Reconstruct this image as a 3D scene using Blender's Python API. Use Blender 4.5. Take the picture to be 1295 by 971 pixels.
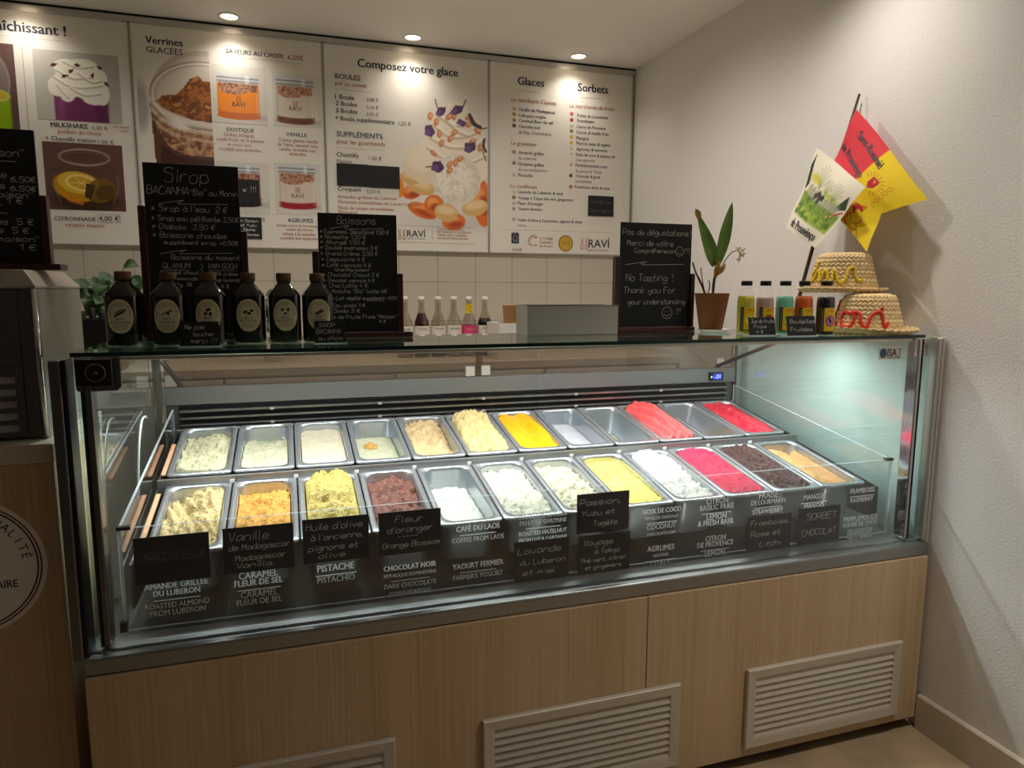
import bpy, math, random, unicodedata
import numpy as np
from mathutils import Vector, Matrix, noise as mnoise

random.seed(7)
S = bpy.context.scene
for _o in list(bpy.data.objects):
    bpy.data.objects.remove(_o)
COL = S.collection

# ------------------------------------------------------------------ camera
cam_data = bpy.data.cameras.new('camera')
cam = bpy.data.objects.new('camera', cam_data)
COL.objects.link(cam)
cam_data.sensor_fit = 'HORIZONTAL'
cam_data.sensor_width = 36.0
cam_data.lens = 36.0 * 879.1 / 1295.0
cam_data.clip_start = 0.02
_R = Vector((0.95197462, -0.30615711, 0.00348602))
_U = Vector((0.03811807, 0.12980723, 0.99080629))
_F = Vector((0.3037949, 0.94308956, -0.13524331))
cam.matrix_world = Matrix(((_R.x, _U.x, -_F.x, 0.42153), (_R.y, _U.y, -_F.y, -1.52273),
                           (_R.z, _U.z, -_F.z, 1.34999), (0, 0, 0, 1)))
S.camera = cam

# ------------------------------------------------------------------ view, world, lights
S.view_settings.view_transform = 'Standard'
S.view_settings.look = 'None'
S.view_settings.exposure = 0.62
S.view_settings.gamma = 1.0
S.view_settings.use_curve_mapping = False
S.cycles.max_bounces = 12
S.cycles.transparent_max_bounces = 40
S.cycles.glossy_bounces = 6
S.cycles.sample_clamp_indirect = 6.0

W = bpy.data.worlds.new('dim_shop')
S.world = W
W.use_nodes = True
W.node_tree.nodes['Background'].inputs[0].default_value = (1.0, 0.86, 0.74, 1)
W.node_tree.nodes['Background'].inputs[1].default_value = 0.020

WARM = (1.0, 0.925, 0.845)
COOL = (0.90, 0.98, 0.98)
ZC = 2.517


def lamp_light(name, loc, power, color, kind='SPOT', size=0.05, angle=100, blend=0.8, target=None):
    d = bpy.data.lights.new(name, kind)
    d.energy = power
    d.color = color
    if kind == 'SPOT':
        d.spot_size = math.radians(angle)
        d.spot_blend = blend
        d.shadow_soft_size = size
    o = bpy.data.objects.new(name, d)
    COL.objects.link(o)
    o.location = loc
    if target:
        o.rotation_euler = (Vector(target) - Vector(loc)).to_track_quat('-Z', 'Y').to_euler()
    return o


# ceiling downlights: (x, y, power, cone, blend, aim) - the four over the menu boards, those towards the customers' side, and two added as fill over the staff side
DOWNLIGHTS = [
    (-0.57, 1.90, 5.5, 130, 1.0, None),
    (0.23, 1.90, 5.5, 130, 1.0, None),
    (1.03, 1.90, 5.5, 130, 1.0, None),
    (1.87, 1.90, 5.5, 130, 1.0, None),
    (1.93, 0.25, 20, 140, 1.0, None),
    (1.98, -0.80, 50, 110, 1.0, None),
    (0.25, 0.95, 32, 165, 1.0, None),  # this and the next: added to brighten the back wall and ceiling
    (1.45, 0.95, 34, 165, 1.0, None),
]
# the strip lamp under the rear edge of the glass top of the display case
led = bpy.data.lights.new('case_strip_light', 'AREA')
led.shape = 'RECTANGLE'
led.size = 2.08
led.size_y = 0.025
led.energy = 10.3
led.color = COOL
led_o = bpy.data.objects.new('case_strip_light', led)
COL.objects.link(led_o)
led_o.location = (1.10, 0.405, 1.178)


# ------------------------------------------------------------------ materials
def lin(c):
    return tuple((v / 255 / 12.92) if v / 255 <= 0.04045 else ((v / 255 + 0.055) / 1.055) ** 2.4 for v in c)


def mat(name, rgb, rough=0.5, metal=0.0, var=0.0, vscale=(40, 40, 40), bump=0.0, bscale=60.0, spec=0.5, coat=0.0, emit=None, trans=0.0):
    m = bpy.data.materials.new(name)
    m.use_nodes = True
    nt = m.node_tree
    b = nt.nodes['Principled BSDF']
    c = lin(rgb)
    b.inputs['Base Color'].default_value = (*c, 1)
    b.inputs['Roughness'].default_value = rough
    b.inputs['Metallic'].default_value = metal
    b.inputs['Specular IOR Level'].default_value = spec
    b.inputs['Coat Weight'].default_value = coat
    b.inputs['Transmission Weight'].default_value = trans
    if emit:
        b.inputs['Emission Color'].default_value = (*lin(emit[0]), 1)
        b.inputs['Emission Strength'].default_value = emit[1]
    tc = nt.nodes.new('ShaderNodeTexCoord')
    if var > 0:
        mp = nt.nodes.new('ShaderNodeMapping')
        mp.inputs['Scale'].default_value = vscale
        nt.links.new(tc.outputs['Object'], mp.inputs['Vector'])
        n = nt.nodes.new('ShaderNodeTexNoise')
        n.inputs['Scale'].default_value = 1.0
        n.inputs['Detail'].default_value = 4.0
        nt.links.new(mp.outputs['Vector'], n.inputs['Vector'])
        r = nt.nodes.new('ShaderNodeValToRGB')
        lo = tuple(max(0, v * (1 - var)) for v in c)
        hi = tuple(min(1, v * (1 + var)) for v in c)
        r.color_ramp.elements[0].position = 0.3
        r.color_ramp.elements[1].position = 0.7
        r.color_ramp.elements[0].color = (*lo, 1)
        r.color_ramp.elements[1].color = (*hi, 1)
        nt.links.new(n.outputs['Fac'], r.inputs['Fac'])
        nt.links.new(r.outputs['Color'], b.inputs['Base Color'])
    if bump > 0:
        n2 = nt.nodes.new('ShaderNodeTexNoise')
        n2.inputs['Scale'].default_value = bscale
        n2.inputs['Detail'].default_value = 3.0
        nt.links.new(tc.outputs['Object'], n2.inputs['Vector'])
        bp = nt.nodes.new('ShaderNodeBump')
        bp.inputs['Strength'].default_value = bump
        bp.inputs['Distance'].default_value = 0.01
        nt.links.new(n2.outputs['Fac'], bp.inputs['Height'])
        nt.links.new(bp.outputs['Normal'], b.inputs['Normal'])
    return m


def glass(name, tint=(255, 255, 255), f0=0.04, rough=0.0, alpha=0.0, film=(255, 255, 255)):
    """thin clear pane: transparent with a Schlick reflection that is the same from both sides; alpha = share of a dull film on it"""
    m = bpy.data.materials.new(name)
    m.use_nodes = True
    nt = m.node_tree
    nt.nodes.clear()
    N = nt.nodes.new
    out = N('ShaderNodeOutputMaterial')
    lw = N('ShaderNodeLayerWeight')
    lw.inputs['Blend'].default_value = 0.5
    pw = N('ShaderNodeMath'); pw.operation = 'POWER'; pw.inputs[1].default_value = 5.0
    nt.links.new(lw.outputs['Facing'], pw.inputs[0])
    ma = N('ShaderNodeMath'); ma.operation = 'MULTIPLY_ADD'
    ma.inputs[1].default_value = 1 - f0
    ma.inputs[2].default_value = f0
    nt.links.new(pw.outputs[0], ma.inputs[0])
    tr = N('ShaderNodeBsdfTransparent')
    tr.inputs[0].default_value = (*lin(tint), 1)
    gl = N('ShaderNodeBsdfGlossy')
    gl.inputs['Roughness'].default_value = rough
    gl.inputs['Color'].default_value = (1, 1, 1, 1)
    mx = N('ShaderNodeMixShader')
    nt.links.new(ma.outputs[0], mx.inputs[0])
    base = tr
    if alpha > 0:
        df = N('ShaderNodeBsdfDiffuse')
        df.inputs[0].default_value = (*lin(film), 1)
        m2 = N('ShaderNodeMixShader')
        m2.inputs[0].default_value = alpha
        nt.links.new(tr.outputs[0], m2.inputs[1])
        nt.links.new(df.outputs[0], m2.inputs[2])
        base = m2
    nt.links.new(base.outputs[0], mx.inputs[1])
    nt.links.new(gl.outputs[0], mx.inputs[2])
    nt.links.new(mx.outputs[0], out.inputs[0])
    return m


def wood(name, rgb, dark, scale=1.0, rough=0.45, axis='Z', bump=0.05):
    m = bpy.data.materials.new(name)
    m.use_nodes = True
    nt = m.node_tree
    b = nt.nodes['Principled BSDF']
    b.inputs['Roughness'].default_value = rough
    tc = nt.nodes.new('ShaderNodeTexCoord')
    mp = nt.nodes.new('ShaderNodeMapping')
    mp.inputs['Scale'].default_value = {'Z': (150 * scale, 60 * scale, 1.6 * scale), 'X': (1.6 * scale, 60 * scale, 150 * scale)}[axis]
    nt.links.new(tc.outputs['Object'], mp.inputs['Vector'])
    n = nt.nodes.new('ShaderNodeTexNoise')
    n.inputs['Scale'].default_value = 1.0
    n.inputs['Detail'].default_value = 6.0
    n.inputs['Distortion'].default_value = 0.4
    nt.links.new(mp.outputs['Vector'], n.inputs['Vector'])
    mp2 = nt.nodes.new('ShaderNodeMapping')
    mp2.inputs['Scale'].default_value = {'Z': (9 * scale, 9 * scale, .25 * scale), 'X': (.25 * scale, 9 * scale, 9 * scale)}[axis]
    nt.links.new(tc.outputs['Object'], mp2.inputs['Vector'])
    n2 = nt.nodes.new('ShaderNodeTexNoise')
    n2.inputs['Scale'].default_value = 1.0
    nt.links.new(mp2.outputs['Vector'], n2.inputs['Vector'])
    mx = nt.nodes.new('ShaderNodeMath'); mx.operation = 'MULTIPLY_ADD'
    mx.inputs[1].default_value = 0.55
    nt.links.new(n.outputs['Fac'], mx.inputs[0])
    m3 = nt.nodes.new('ShaderNodeMath'); m3.operation = 'MULTIPLY'; m3.inputs[1].default_value = 0.45
    nt.links.new(n2.outputs['Fac'], m3.inputs[0])
    nt.links.new(m3.outputs[0], mx.inputs[2])
    r = nt.nodes.new('ShaderNodeValToRGB')
    r.color_ramp.elements[0].position = 0.36
    r.color_ramp.elements[1].position = 0.60
    r.color_ramp.elements[0].color = (*lin(dark), 1)
    r.color_ramp.elements[1].color = (*lin(rgb), 1)
    nt.links.new(mx.outputs[0], r.inputs['Fac'])
    nt.links.new(r.outputs['Color'], b.inputs['Base Color'])
    bp = nt.nodes.new('ShaderNodeBump')
    bp.inputs['Strength'].default_value = bump
    bp.inputs['Distance'].default_value = 0.005
    nt.links.new(n.outputs['Fac'], bp.inputs['Height'])
    nt.links.new(bp.outputs['Normal'], b.inputs['Normal'])
    return m


def tiles(name, rgb, grout, size, x0, z0):
    m = bpy.data.materials.new(name)
    m.use_nodes = True
    nt = m.node_tree
    b = nt.nodes['Principled BSDF']
    b.inputs['Roughness'].default_value = 0.25
    tc = nt.nodes.new('ShaderNodeTexCoord')
    sp = nt.nodes.new('ShaderNodeSeparateXYZ')
    nt.links.new(tc.outputs['Object'], sp.inputs[0])
    fac = []
    for ax, off in (('X', x0), ('Z', z0)):
        a = nt.nodes.new('ShaderNodeMath'); a.operation = 'SUBTRACT'; a.inputs[1].default_value = off - 50 * size
        nt.links.new(sp.outputs[ax], a.inputs[0])
        md = nt.nodes.new('ShaderNodeMath'); md.operation = 'MODULO'; md.inputs[1].default_value = size
        nt.links.new(a.outputs[0], md.inputs[0])
        pg = nt.nodes.new('ShaderNodeMath'); pg.operation = 'LESS_THAN'; pg.inputs[1].default_value = 0.0035
        nt.links.new(md.outputs[0], pg.inputs[0])
        fac.append(pg)
    mx = nt.nodes.new('ShaderNodeMath'); mx.operation = 'MAXIMUM'
    nt.links.new(fac[0].outputs[0], mx.inputs[0])
    nt.links.new(fac[1].outputs[0], mx.inputs[1])
    mc = nt.nodes.new('ShaderNodeMix'); mc.data_type = 'RGBA'
    mc.inputs['A'].default_value = (*lin(rgb), 1)
    mc.inputs['B'].default_value = (*lin(grout), 1)
    nt.links.new(mx.outputs[0], mc.inputs['Factor'])
    nt.links.new(mc.outputs['Result'], b.inputs['Base Color'])
    return m


def printed(name, rough=0.35):
    m = bpy.data.materials.new(name)
    m.use_nodes = True
    nt = m.node_tree
    b = nt.nodes['Principled BSDF']
    b.inputs['Roughness'].default_value = rough
    a = nt.nodes.new('ShaderNodeAttribute')
    a.attribute_name = 'ink'
    nt.links.new(a.outputs['Color'], b.inputs['Base Color'])
    return m


M = dict(
    plaster=mat('textured_plaster', (224, 220, 215), 0.8, bump=0.15, bscale=150),
    ceiling=mat('ceiling_paint', (232, 228, 222), 0.8),
    wallpaint=mat('wall_paint', (205, 198, 188), 0.8),
    tile=tiles('cream_tiles', (196, 188, 172), (150, 142, 128), 0.1985, 1.161, 1.383),
    concrete=mat('beige_floor', (168, 146, 116), 0.55, var=0.22, vscale=(6, 6, 6), bump=0.05, bscale=30),
    base=mat('baseboard_paint', (196, 184, 166), 0.5),
    oak=wood('oak_veneer', (208, 182, 148), (188, 160, 124)),
    oak_dark=wood('oak_cabinet', (202, 174, 140), (182, 152, 116)),
    steel=mat('brushed_steel', (168, 168, 166), 0.28, 1.0, var=0.08, vscale=(4, 200, 200)),
    steel_dark=mat('dark_steel', (120, 118, 115), 0.35, 1.0),
    chrome=mat('chrome', (200, 202, 205), 0.12, 1.0),
    pan=mat('pan_steel', (184, 190, 195), 0.27, 0.84),
    railsteel=mat('rail_steel', (150, 150, 148), 0.34, 0.85),
    alu=mat('satin_aluminium', (205, 200, 190), 0.4, 0.6),
    vent=mat('vent_paint', (206, 197, 182), 0.45, 0.15),
    black=mat('black_plastic', (14, 14, 15), 0.35),
    blackrub=mat('black_rubber', (9, 9, 10), 0.6),
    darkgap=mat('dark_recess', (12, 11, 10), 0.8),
    slate=mat('chalkboard_slate', (20, 20, 21), 0.75, var=0.15, vscale=(30, 30, 30)),
    chalk=mat('chalk', (205, 204, 198), 0.9),
    mahog=wood('mahogany', (74, 30, 24), (48, 17, 14), 1.0, 0.35, 'Z'),
    glass=glass('clear_glass'),
    sideglass=glass('side_glass', (239, 248, 247), 0.06),
    topglass=glass('tinted_top_glass', (214, 232, 226), 0.05),
    edgeglass=mat('green_glass_edge', (12, 44, 40), 0.15, coat=0.3),
    acrylic=glass('clear_acrylic', (250, 252, 252), 0.04),
    acryledge=glass('acrylic_edge', (215, 228, 232), 0.12, 0.1, 0.55, (225, 235, 240)),
    white=mat('white_paper', (232, 228, 220), 0.6),
    vinyl=mat('white_vinyl_lettering', (242, 244, 244), 0.5),
    satin=mat('satin_steel', (196, 192, 184), 0.40, 0.6),
    bottleglass=glass('bottle_glass', (228, 226, 218), 0.10),
    board=mat('menu_board_print', (226, 220, 208), 0.4),
    boardframe=mat('menu_board_edge', (190, 186, 178), 0.4, 0.4),
    ink=mat('navy_ink', (34, 38, 52), 0.5),
    inkgrey=mat('grey_ink', (112, 104, 98), 0.5),
    inkred=mat('brick_red_ink', (168, 92, 78), 0.5),
    cork=mat('cork', (104, 72, 44), 0.8, var=0.3, vscale=(120, 120, 120)),
    syrup=mat('dark_syrup_bottle', (16, 7, 5), 0.10, coat=0.6),
    label=mat('cream_label', (222, 208, 172), 0.6),
    terracotta=mat('terracotta', (150, 82, 44), 0.75, var=0.12, vscale=(30, 30, 12)),
    leaf=mat('leaf', (98, 136, 52), 0.45, var=0.25, vscale=(25, 25, 25)),
    leafdark=mat('dark_leaf', (38, 72, 26), 0.5, var=0.3, vscale=(25, 25, 25)),
    tan=mat('dry_sheath', (190, 142, 62), 0.7, var=0.2),
    twig=mat('twig', (92, 66, 52), 0.8),
    petal=mat('dry_white_flower', (214, 200, 170), 0.7),
    soil=mat('soil', (40, 28, 20), 0.95, bump=0.4),
    straw=mat('woven_straw', (216, 188, 136), 0.75, var=0.22, vscale=(110, 110, 110)),
    yarnred=mat('red_yarn', (214, 44, 40), 0.85, bump=0.4, bscale=400),
    yarnyel=mat('yellow_yarn', (226, 190, 40), 0.85, bump=0.4, bscale=400),
    pole=wood('dark_bamboo', (70, 44, 30), (40, 24, 16), 1.0, 0.5, 'Z'),
    lampglow=mat('lamp_lens', (255, 240, 220), 0.4, emit=((255, 232, 200), 6.0)),
    ledglow=mat('strip_lamp_lens', (240, 250, 255), 0.4, emit=((225, 245, 255), 2.0)),
    whiteenamel=mat('white_enamel', (228, 224, 216), 0.35),
    print=printed('printed_picture'),
    clothprint=printed('printed_cloth', 0.8),
)

# vinyl letters are thin enough to let light through from behind
_nt = M['vinyl'].node_tree
_tr = _nt.nodes.new('ShaderNodeBsdfTranslucent')
_tr.inputs[0].default_value = (0.9, 0.92, 0.92, 1)
_mx = _nt.nodes.new('ShaderNodeMixShader')
_mx.inputs[0].default_value = 0.45
_nt.links.new(_nt.nodes['Principled BSDF'].outputs[0], _mx.inputs[1])
_nt.links.new(_tr.outputs[0], _mx.inputs[2])
_nt.links.new(_mx.outputs[0], _nt.nodes['Material Output'].inputs[0])


# ------------------------------------------------------------------ mesh helpers
class MB:
    def __init__(s):
        s.v, s.f, s.m, s.sm = [], [], [], []

    def add(s, vs, fs, m=0, smooth=False):
        o = len(s.v)
        s.v.extend(tuple(p) for p in vs)
        for f in fs:
            s.f.append([i + o for i in f]); s.m.append(m); s.sm.append(smooth)
        return s

    def box(s, x0, y0, z0, x1, y1, z1, m=0):
        vs = [(x, y, z) for z in (z0, z1) for y in (y0, y1) for x in (x0, x1)]
        return s.add(vs, [(0, 2, 3, 1), (4, 5, 7, 6), (0, 1, 5, 4), (2, 6, 7, 3), (0, 4, 6, 2), (1, 3, 7, 5)], m)

    def prism(s, poly, y0, y1, m=0, axis='Y'):
        """polygon of (a,b) extruded along an axis: Y -> (x,z), X -> (y,z), Z -> (x,y)"""
        def pt(a, b, c):
            return {'Y': (a, c, b), 'X': (c, a, b), 'Z': (a, b, c)}[axis]
        n = len(poly)
        vs = [pt(a, b, y0) for a, b in poly] + [pt(a, b, y1) for a, b in poly]
        fs = [list(range(n)), list(range(2 * n - 1, n - 1, -1))] + [(i, i + n, (i + 1) % n + n, (i + 1) % n) for i in range(n)]
        return s.add(vs, fs, m)

    def loft(s, rings, m=0, cap0=False, cap1=False, smooth=True, closed=True):
        n = len(rings[0])
        vs = [p for r in rings for p in r]
        fs = []
        for k in range(len(rings) - 1):
            for i in range(n if closed else n - 1):
                j = (i + 1) % n
                fs.append((k * n + i, k * n + j, (k + 1) * n + j, (k + 1) * n + i))
        s.add(vs, fs, m, smooth)
        o = len(s.v) - len(vs)
        if cap0:
            s.f.append([o + i for i in range(n - 1, -1, -1)]); s.m.append(m); s.sm.append(False)
        if cap1:
            s.f.append([o + (len(rings) - 1) * n + i for i in range(n)]); s.m.append(m); s.sm.append(False)
        return s

    def lathe(s, prof, n=24, cx=0, cy=0, m=0, cap0=True, cap1=True, ex=2.0, smooth=True, rot=0.0):
        def rr(t):
            if ex == 2.0:
                return 1.0
            c, d = abs(math.cos(t)), abs(math.sin(t))
            return (c ** ex + d ** ex) ** (-1 / ex)
        rings = []
        for r, z in prof:
            rings.append([(cx + r * rr(2 * math.pi * i / n) * math.cos(2 * math.pi * i / n + rot),
                           cy + r * rr(2 * math.pi * i / n) * math.sin(2 * math.pi * i / n + rot), z) for i in range(n)])
        return s.loft(rings, m, cap0, cap1, smooth)

    def tube(s, pts, r, n=8, m=0):
        pts = [Vector(p) for p in pts]
        rings = []
        up = None
        for i, p in enumerate(pts):
            t = (pts[min(i + 1, len(pts) - 1)] - pts[max(i - 1, 0)]).normalized()
            if up is None:
                up = Vector((0, 0, 1)) if abs(t.z) < 0.9 else Vector((1, 0, 0))
            a = t.cross(up).normalized()
            up = a.cross(t).normalized()
            rad = r[min(len(r) - 1, int(i * len(r) / len(pts)))] if isinstance(r, (list, tuple)) else r
            rings.append([p + (a * math.cos(2 * math.pi * k / n) + up * math.sin(2 * math.pi * k / n)) * rad for k in range(n)])
        return s.loft(rings, m, True, True)

    def grid(s, nx, ny, fn, m=0, smooth=True):
        vs = [fn(i / nx, j / ny) for j in range(ny + 1) for i in range(nx + 1)]
        w = nx + 1
        return s.add(vs, [(j * w + i, j * w + i + 1, (j + 1) * w + i + 1, (j + 1) * w + i) for j in range(ny) for i in range(nx)], m, smooth)

    def map(s, fn, start=0):
        for i in range(start, len(s.v)):
            s.v[i] = tuple(fn(*s.v[i]))
        return s

    def build(s, name, mats, parent=None, bevel=0.0, seg=2, label=None, kind=None):
        me = bpy.data.meshes.new(name)
        me.from_pydata(s.v, [], s.f)
        if not isinstance(mats, (list, tuple)):
            mats = [mats]
        for q in mats:
            me.materials.append(q)
        me.polygons.foreach_set('material_index', s.m)
        me.polygons.foreach_set('use_smooth', s.sm)
        me.update()
        o = bpy.data.objects.new(name, me)
        COL.objects.link(o)
        if parent:
            o.parent = parent
        if bevel:
            b = o.modifiers.new('bevel', 'BEVEL')
            b.width = bevel
            b.segments = seg
            b.limit_method = 'ANGLE'
        if label:
            o['label'] = label
        if kind:
            o['kind'] = kind
        return o


def thing(name, label, cat, loc=(0, 0, 0), rot=(0, 0, 0), group=None):
    o = bpy.data.objects.new(name, None)
    o.empty_display_size = 0.05
    COL.objects.link(o)
    o.location = loc
    o.rotation_euler = rot
    o['label'] = label
    o['category'] = cat
    if group:
        o['group'] = group
    return o


def struct(o):
    o['kind'] = 'structure'
    return o


def dup(root, loc, rot=None, label=None):
    r = root.copy()
    COL.objects.link(r)
    r.location = loc
    if rot is not None:
        r.rotation_euler = rot
    if label:
        r['label'] = label
    for ch in list(root.children):
        c = ch.copy()
        COL.objects.link(c)
        c.parent = r
        for g in list(ch.children):
            d = g.copy()
            COL.objects.link(d)
            d.parent = c
    return r


# ------------------------------------------------------------------ typeset text as flat meshes in the XZ plane (facing -y)
_txt_cache = {}


def type_mesh(text, bold=0.0):
    key = (text, bold)
    if key not in _txt_cache:
        cu = bpy.data.curves.new('type', 'FONT')
        cu.body = text
        cu.size = 1.0
        cu.resolution_u = 2
        cu.offset = bold
        ob = bpy.data.objects.new('type', cu)
        COL.objects.link(ob)
        bpy.context.view_layer.update()
        dg = bpy.context.evaluated_depsgraph_get()
        me = bpy.data.meshes.new_from_object(ob.evaluated_get(dg))
        vs = [(v.co.x, v.co.y) for v in me.vertices]
        fs = [list(p.vertices) for p in me.polygons]
        bpy.data.objects.remove(ob)
        bpy.data.curves.remove(cu)
        bpy.data.meshes.remove(me)
        x0 = min(v[0] for v in vs); x1 = max(v[0] for v in vs)
        _txt_cache[key] = ([(x - x0, z) for x, z in vs], fs, x1 - x0)
    return _txt_cache[key]


def put_type(mb, text, x, z, width=None, size=None, y=0.0, bold=0.0, center=False, m=0, vscale=1.0, fn=None):
    """baseline starts (or is centred) at x, z; scaled to a width or to a font size"""
    vs, fs, w = type_mesh(text)
    k = width / w if width else size
    ox = x - (k * w / 2 if center else 0)
    for n, (dx, dz) in enumerate(((0, 0), (bold, 0), (-bold, 0), (0, bold * .6)) if bold else ((0, 0),)):   # heavier strokes: the outline struck again a hair aside
        pts = [(ox + (a + dx) * k, y - n * 4e-5, z + (b + dz) * k * vscale) for a, b in vs]
        if fn:
            pts = [fn(*p) for p in pts]
        mb.add(pts, fs, m)
    return k


# ------------------------------------------------------------------ hand lettering: one-stroke glyphs drawn as chalk ribbons
GL = {
    'a': '45 36 16 04 03 12 22 44 46;46 43 52', 'b': '09 02 03 16 36 44 43 32 12 03', 'c': '45 36 16 04 03 12 32 43', 'd': '45 36 16 04 03 12 22 44 49;49 43 52',
    'e': '04 44 45 36 16 04 03 12 32 43', 'f': '48 39 29 17 12;06 36', 'g': '45 36 16 04 13 33 45;46 41 30 10 01', 'h': '09 02;04 16 36 45 42', 'i': '16 12;18 17',
    'j': '26 21 10 00;28 27', 'k': '09 02;46 04 42', 'l': '09 03 12', 'm': '06 02;04 16 25 22;25 36 45 42', 'n': '06 02;04 16 36 45 42', 'o': '26 05 03 12 32 44 36 26',
    'p': '06 00;05 16 36 44 43 32 12 03', 'q': '46 40;45 36 16 04 03 12 32 43', 'r': '06 02;04 16 36', 's': '45 36 16 05 14 34 43 32 12 03', 't': '19 13 22 32;06 36',
    'u': '06 03 12 32 43 46;46 42', 'v': '06 22 46', 'w': '06 12 25 32 46', 'x': '06 42;46 02', 'y': '06 03 23 46;46 41 30 10', 'z': '06 46 02 42',
    'A': '02 29 42;14 34', 'B': '02 09 39 48 36 06;36 45 43 32 02', 'C': '48 39 19 07 04 12 32 43', 'D': '02 09 29 47 44 22 02', 'E': '49 09 02 42;06 36', 'F': '49 09 02;06 36',
    'G': '48 39 19 07 04 12 32 44 45 25', 'H': '09 02;49 42;06 46', 'I': '19 12', 'J': '39 33 22 12 03;19 49', 'K': '09 02;49 05 42', 'L': '09 02 42', 'M': '02 09 25 49 42',
    'N': '02 09 42 49', 'O': '29 08 04 12 32 44 48 29', 'P': '02 09 39 48 46 35 05', 'Q': '29 08 04 12 32 44 48 29;34 52', 'R': '02 09 39 48 46 35 05;25 42',
    'S': '48 39 19 08 07 36 45 43 32 12 03', 'T': '09 49;29 22', 'U': '09 04 12 32 44 49', 'V': '09 22 49', 'W': '09 12 26 32 49', 'X': '09 42;49 02', 'Y': '09 25 49;25 22', 'Z': '09 49 02 42',
    '0': '29 07 04 22 44 47 29', '1': '07 29 22', '2': '07 19 39 47 02 42', '3': '08 29 48 26 44 32 12 03', '4': '19 04 44;37 32', '5': '49 09 06 36 44 32 12 03', '6': '39 06 03 12 32 44 36 05',
    '7': '09 49 12', '8': '26 08 29 48 26 04 22 44 26', '9': '46 26 08 29 48 46 32', ',': '13 01', '.': '12 13', '!': '29 25;23 22', "'": '19 17', '"': '09 07;29 27', '-': '05 35', '+': '05 45;27 23',
    '\u20ac': '48 29 07 04 22 43;06 36;05 35', '*': '05 45;17 33;37 13', '(': '29 17 14 22', ')': '19 27 24 12', '&': '43 18 29 37 04 12 42', '/': '02 49', ':': '13 14;16 17', '?': '08 29 47 25 24;23 22',
}
NARROW = {'i': 2.6, 'l': 2.4, 'j': 3.2, 'I': 3, 't': 4, 'r': 4.4, 'f': 4.4, "'": 2.4, ',': 2.6, '.': 2.4, '!': 3.2, '1': 3.6, ' ': 3.2, '"': 3.6, '(': 3.2, ')': 3.2, ':': 2.6, 'm': 5.8, 'M': 6, 'w': 5.8}
ACC = {'\u0301': '27 49', '\u0300': '37 18', '\u0302': '17 28 37', '\u0308': '17 18;37 38', '\u0327': '22 11 01'}


def _strokes(code):
    return [[(int(p[0]), int(p[1]) - 2) for p in st.split()] for st in code.split(';')]


def smooth_path(pts, sub=3, closed=False):
    if len(pts) < 3:
        return [tuple(p) for p in pts]
    out = []
    n = len(pts)
    for i in range(n - 1):
        p0, p1, p2, p3 = pts[max(i - 1, 0)], pts[i], pts[i + 1], pts[min(i + 2, n - 1)]
        for k in range(sub):
            t = k / sub
            out.append(tuple(0.5 * (2 * b + (c - a) * t + (2 * a - 5 * b + 4 * c - d) * t * t + (3 * b - a - 3 * c + d) * t ** 3)
                             for a, b, c, d in zip(p0, p1, p2, p3)))
    out.append(tuple(pts[-1]))
    return out


def ribbon(mb, pts, w, y=0.0, m=0, fn=None):
    n = len(pts)
    L, Rr = [], []
    for i in range(n):
        a, b = pts[max(i - 1, 0)], pts[min(i + 1, n - 1)]
        dx, dz = b[0] - a[0], b[1] - a[1]
        d = math.hypot(dx, dz) or 1e-9
        nx, nz = -dz / d * w / 2, dx / d * w / 2
        L.append((pts[i][0] + nx, y, pts[i][1] + nz))
        Rr.append((pts[i][0] - nx, y, pts[i][1] - nz))
    if fn:
        L = [fn(*p) for p in L]
        Rr = [fn(*p) for p in Rr]
    mb.add(L + Rr, [(i, n + i, n + i + 1, i + 1) for i in range(n - 1)], m)


def hand(mb, text, x, z, width=None, cap=0.012, w=0.0011, y=0.0, m=0, slant=0.12, jit=0.25, caps_scale=1.0, center=False, slope=0.0, fn=None):
    """hand-lettered line whose baseline starts at x, z"""
    rnd = random.Random(text)
    adv = 0.0
    items = []
    for ch in unicodedata.normalize('NFD', text):
        if ch in ACC:
            items.append((ACC[ch], items[-1][1], 1.0, 1.8 if items[-1][3].isupper() else 0.0, ch)) if items else None
            continue
        if ch in GL:
            items.append((GL[ch], adv, 1.0, ch, ch))
            items[-1] = (GL[ch], adv, 1.0, ch, ch)
        adv += NARROW.get(ch, 5.3)
    total = max(adv - 1, 1)
    k = cap / 7.0
    kx = width / total if width else k
    x0 = x - (kx * total / 2 if center else 0)
    for code, ox, sc, lift, ch in items:
        up = lift if isinstance(lift, float) else 0.0
        jz = rnd.uniform(-jit, jit)
        for st in _strokes(code):
            pts = []
            for a, b in smooth_path(st):
                bx = a + slant * b + rnd.uniform(-.08, .08)
                X = x0 + (ox + bx) * kx
                pts.append((X, z + (b + up + jz) * k + slope * (X - x0)))
            ribbon(mb, pts, w, y, m, fn)
    return total * kx


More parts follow.
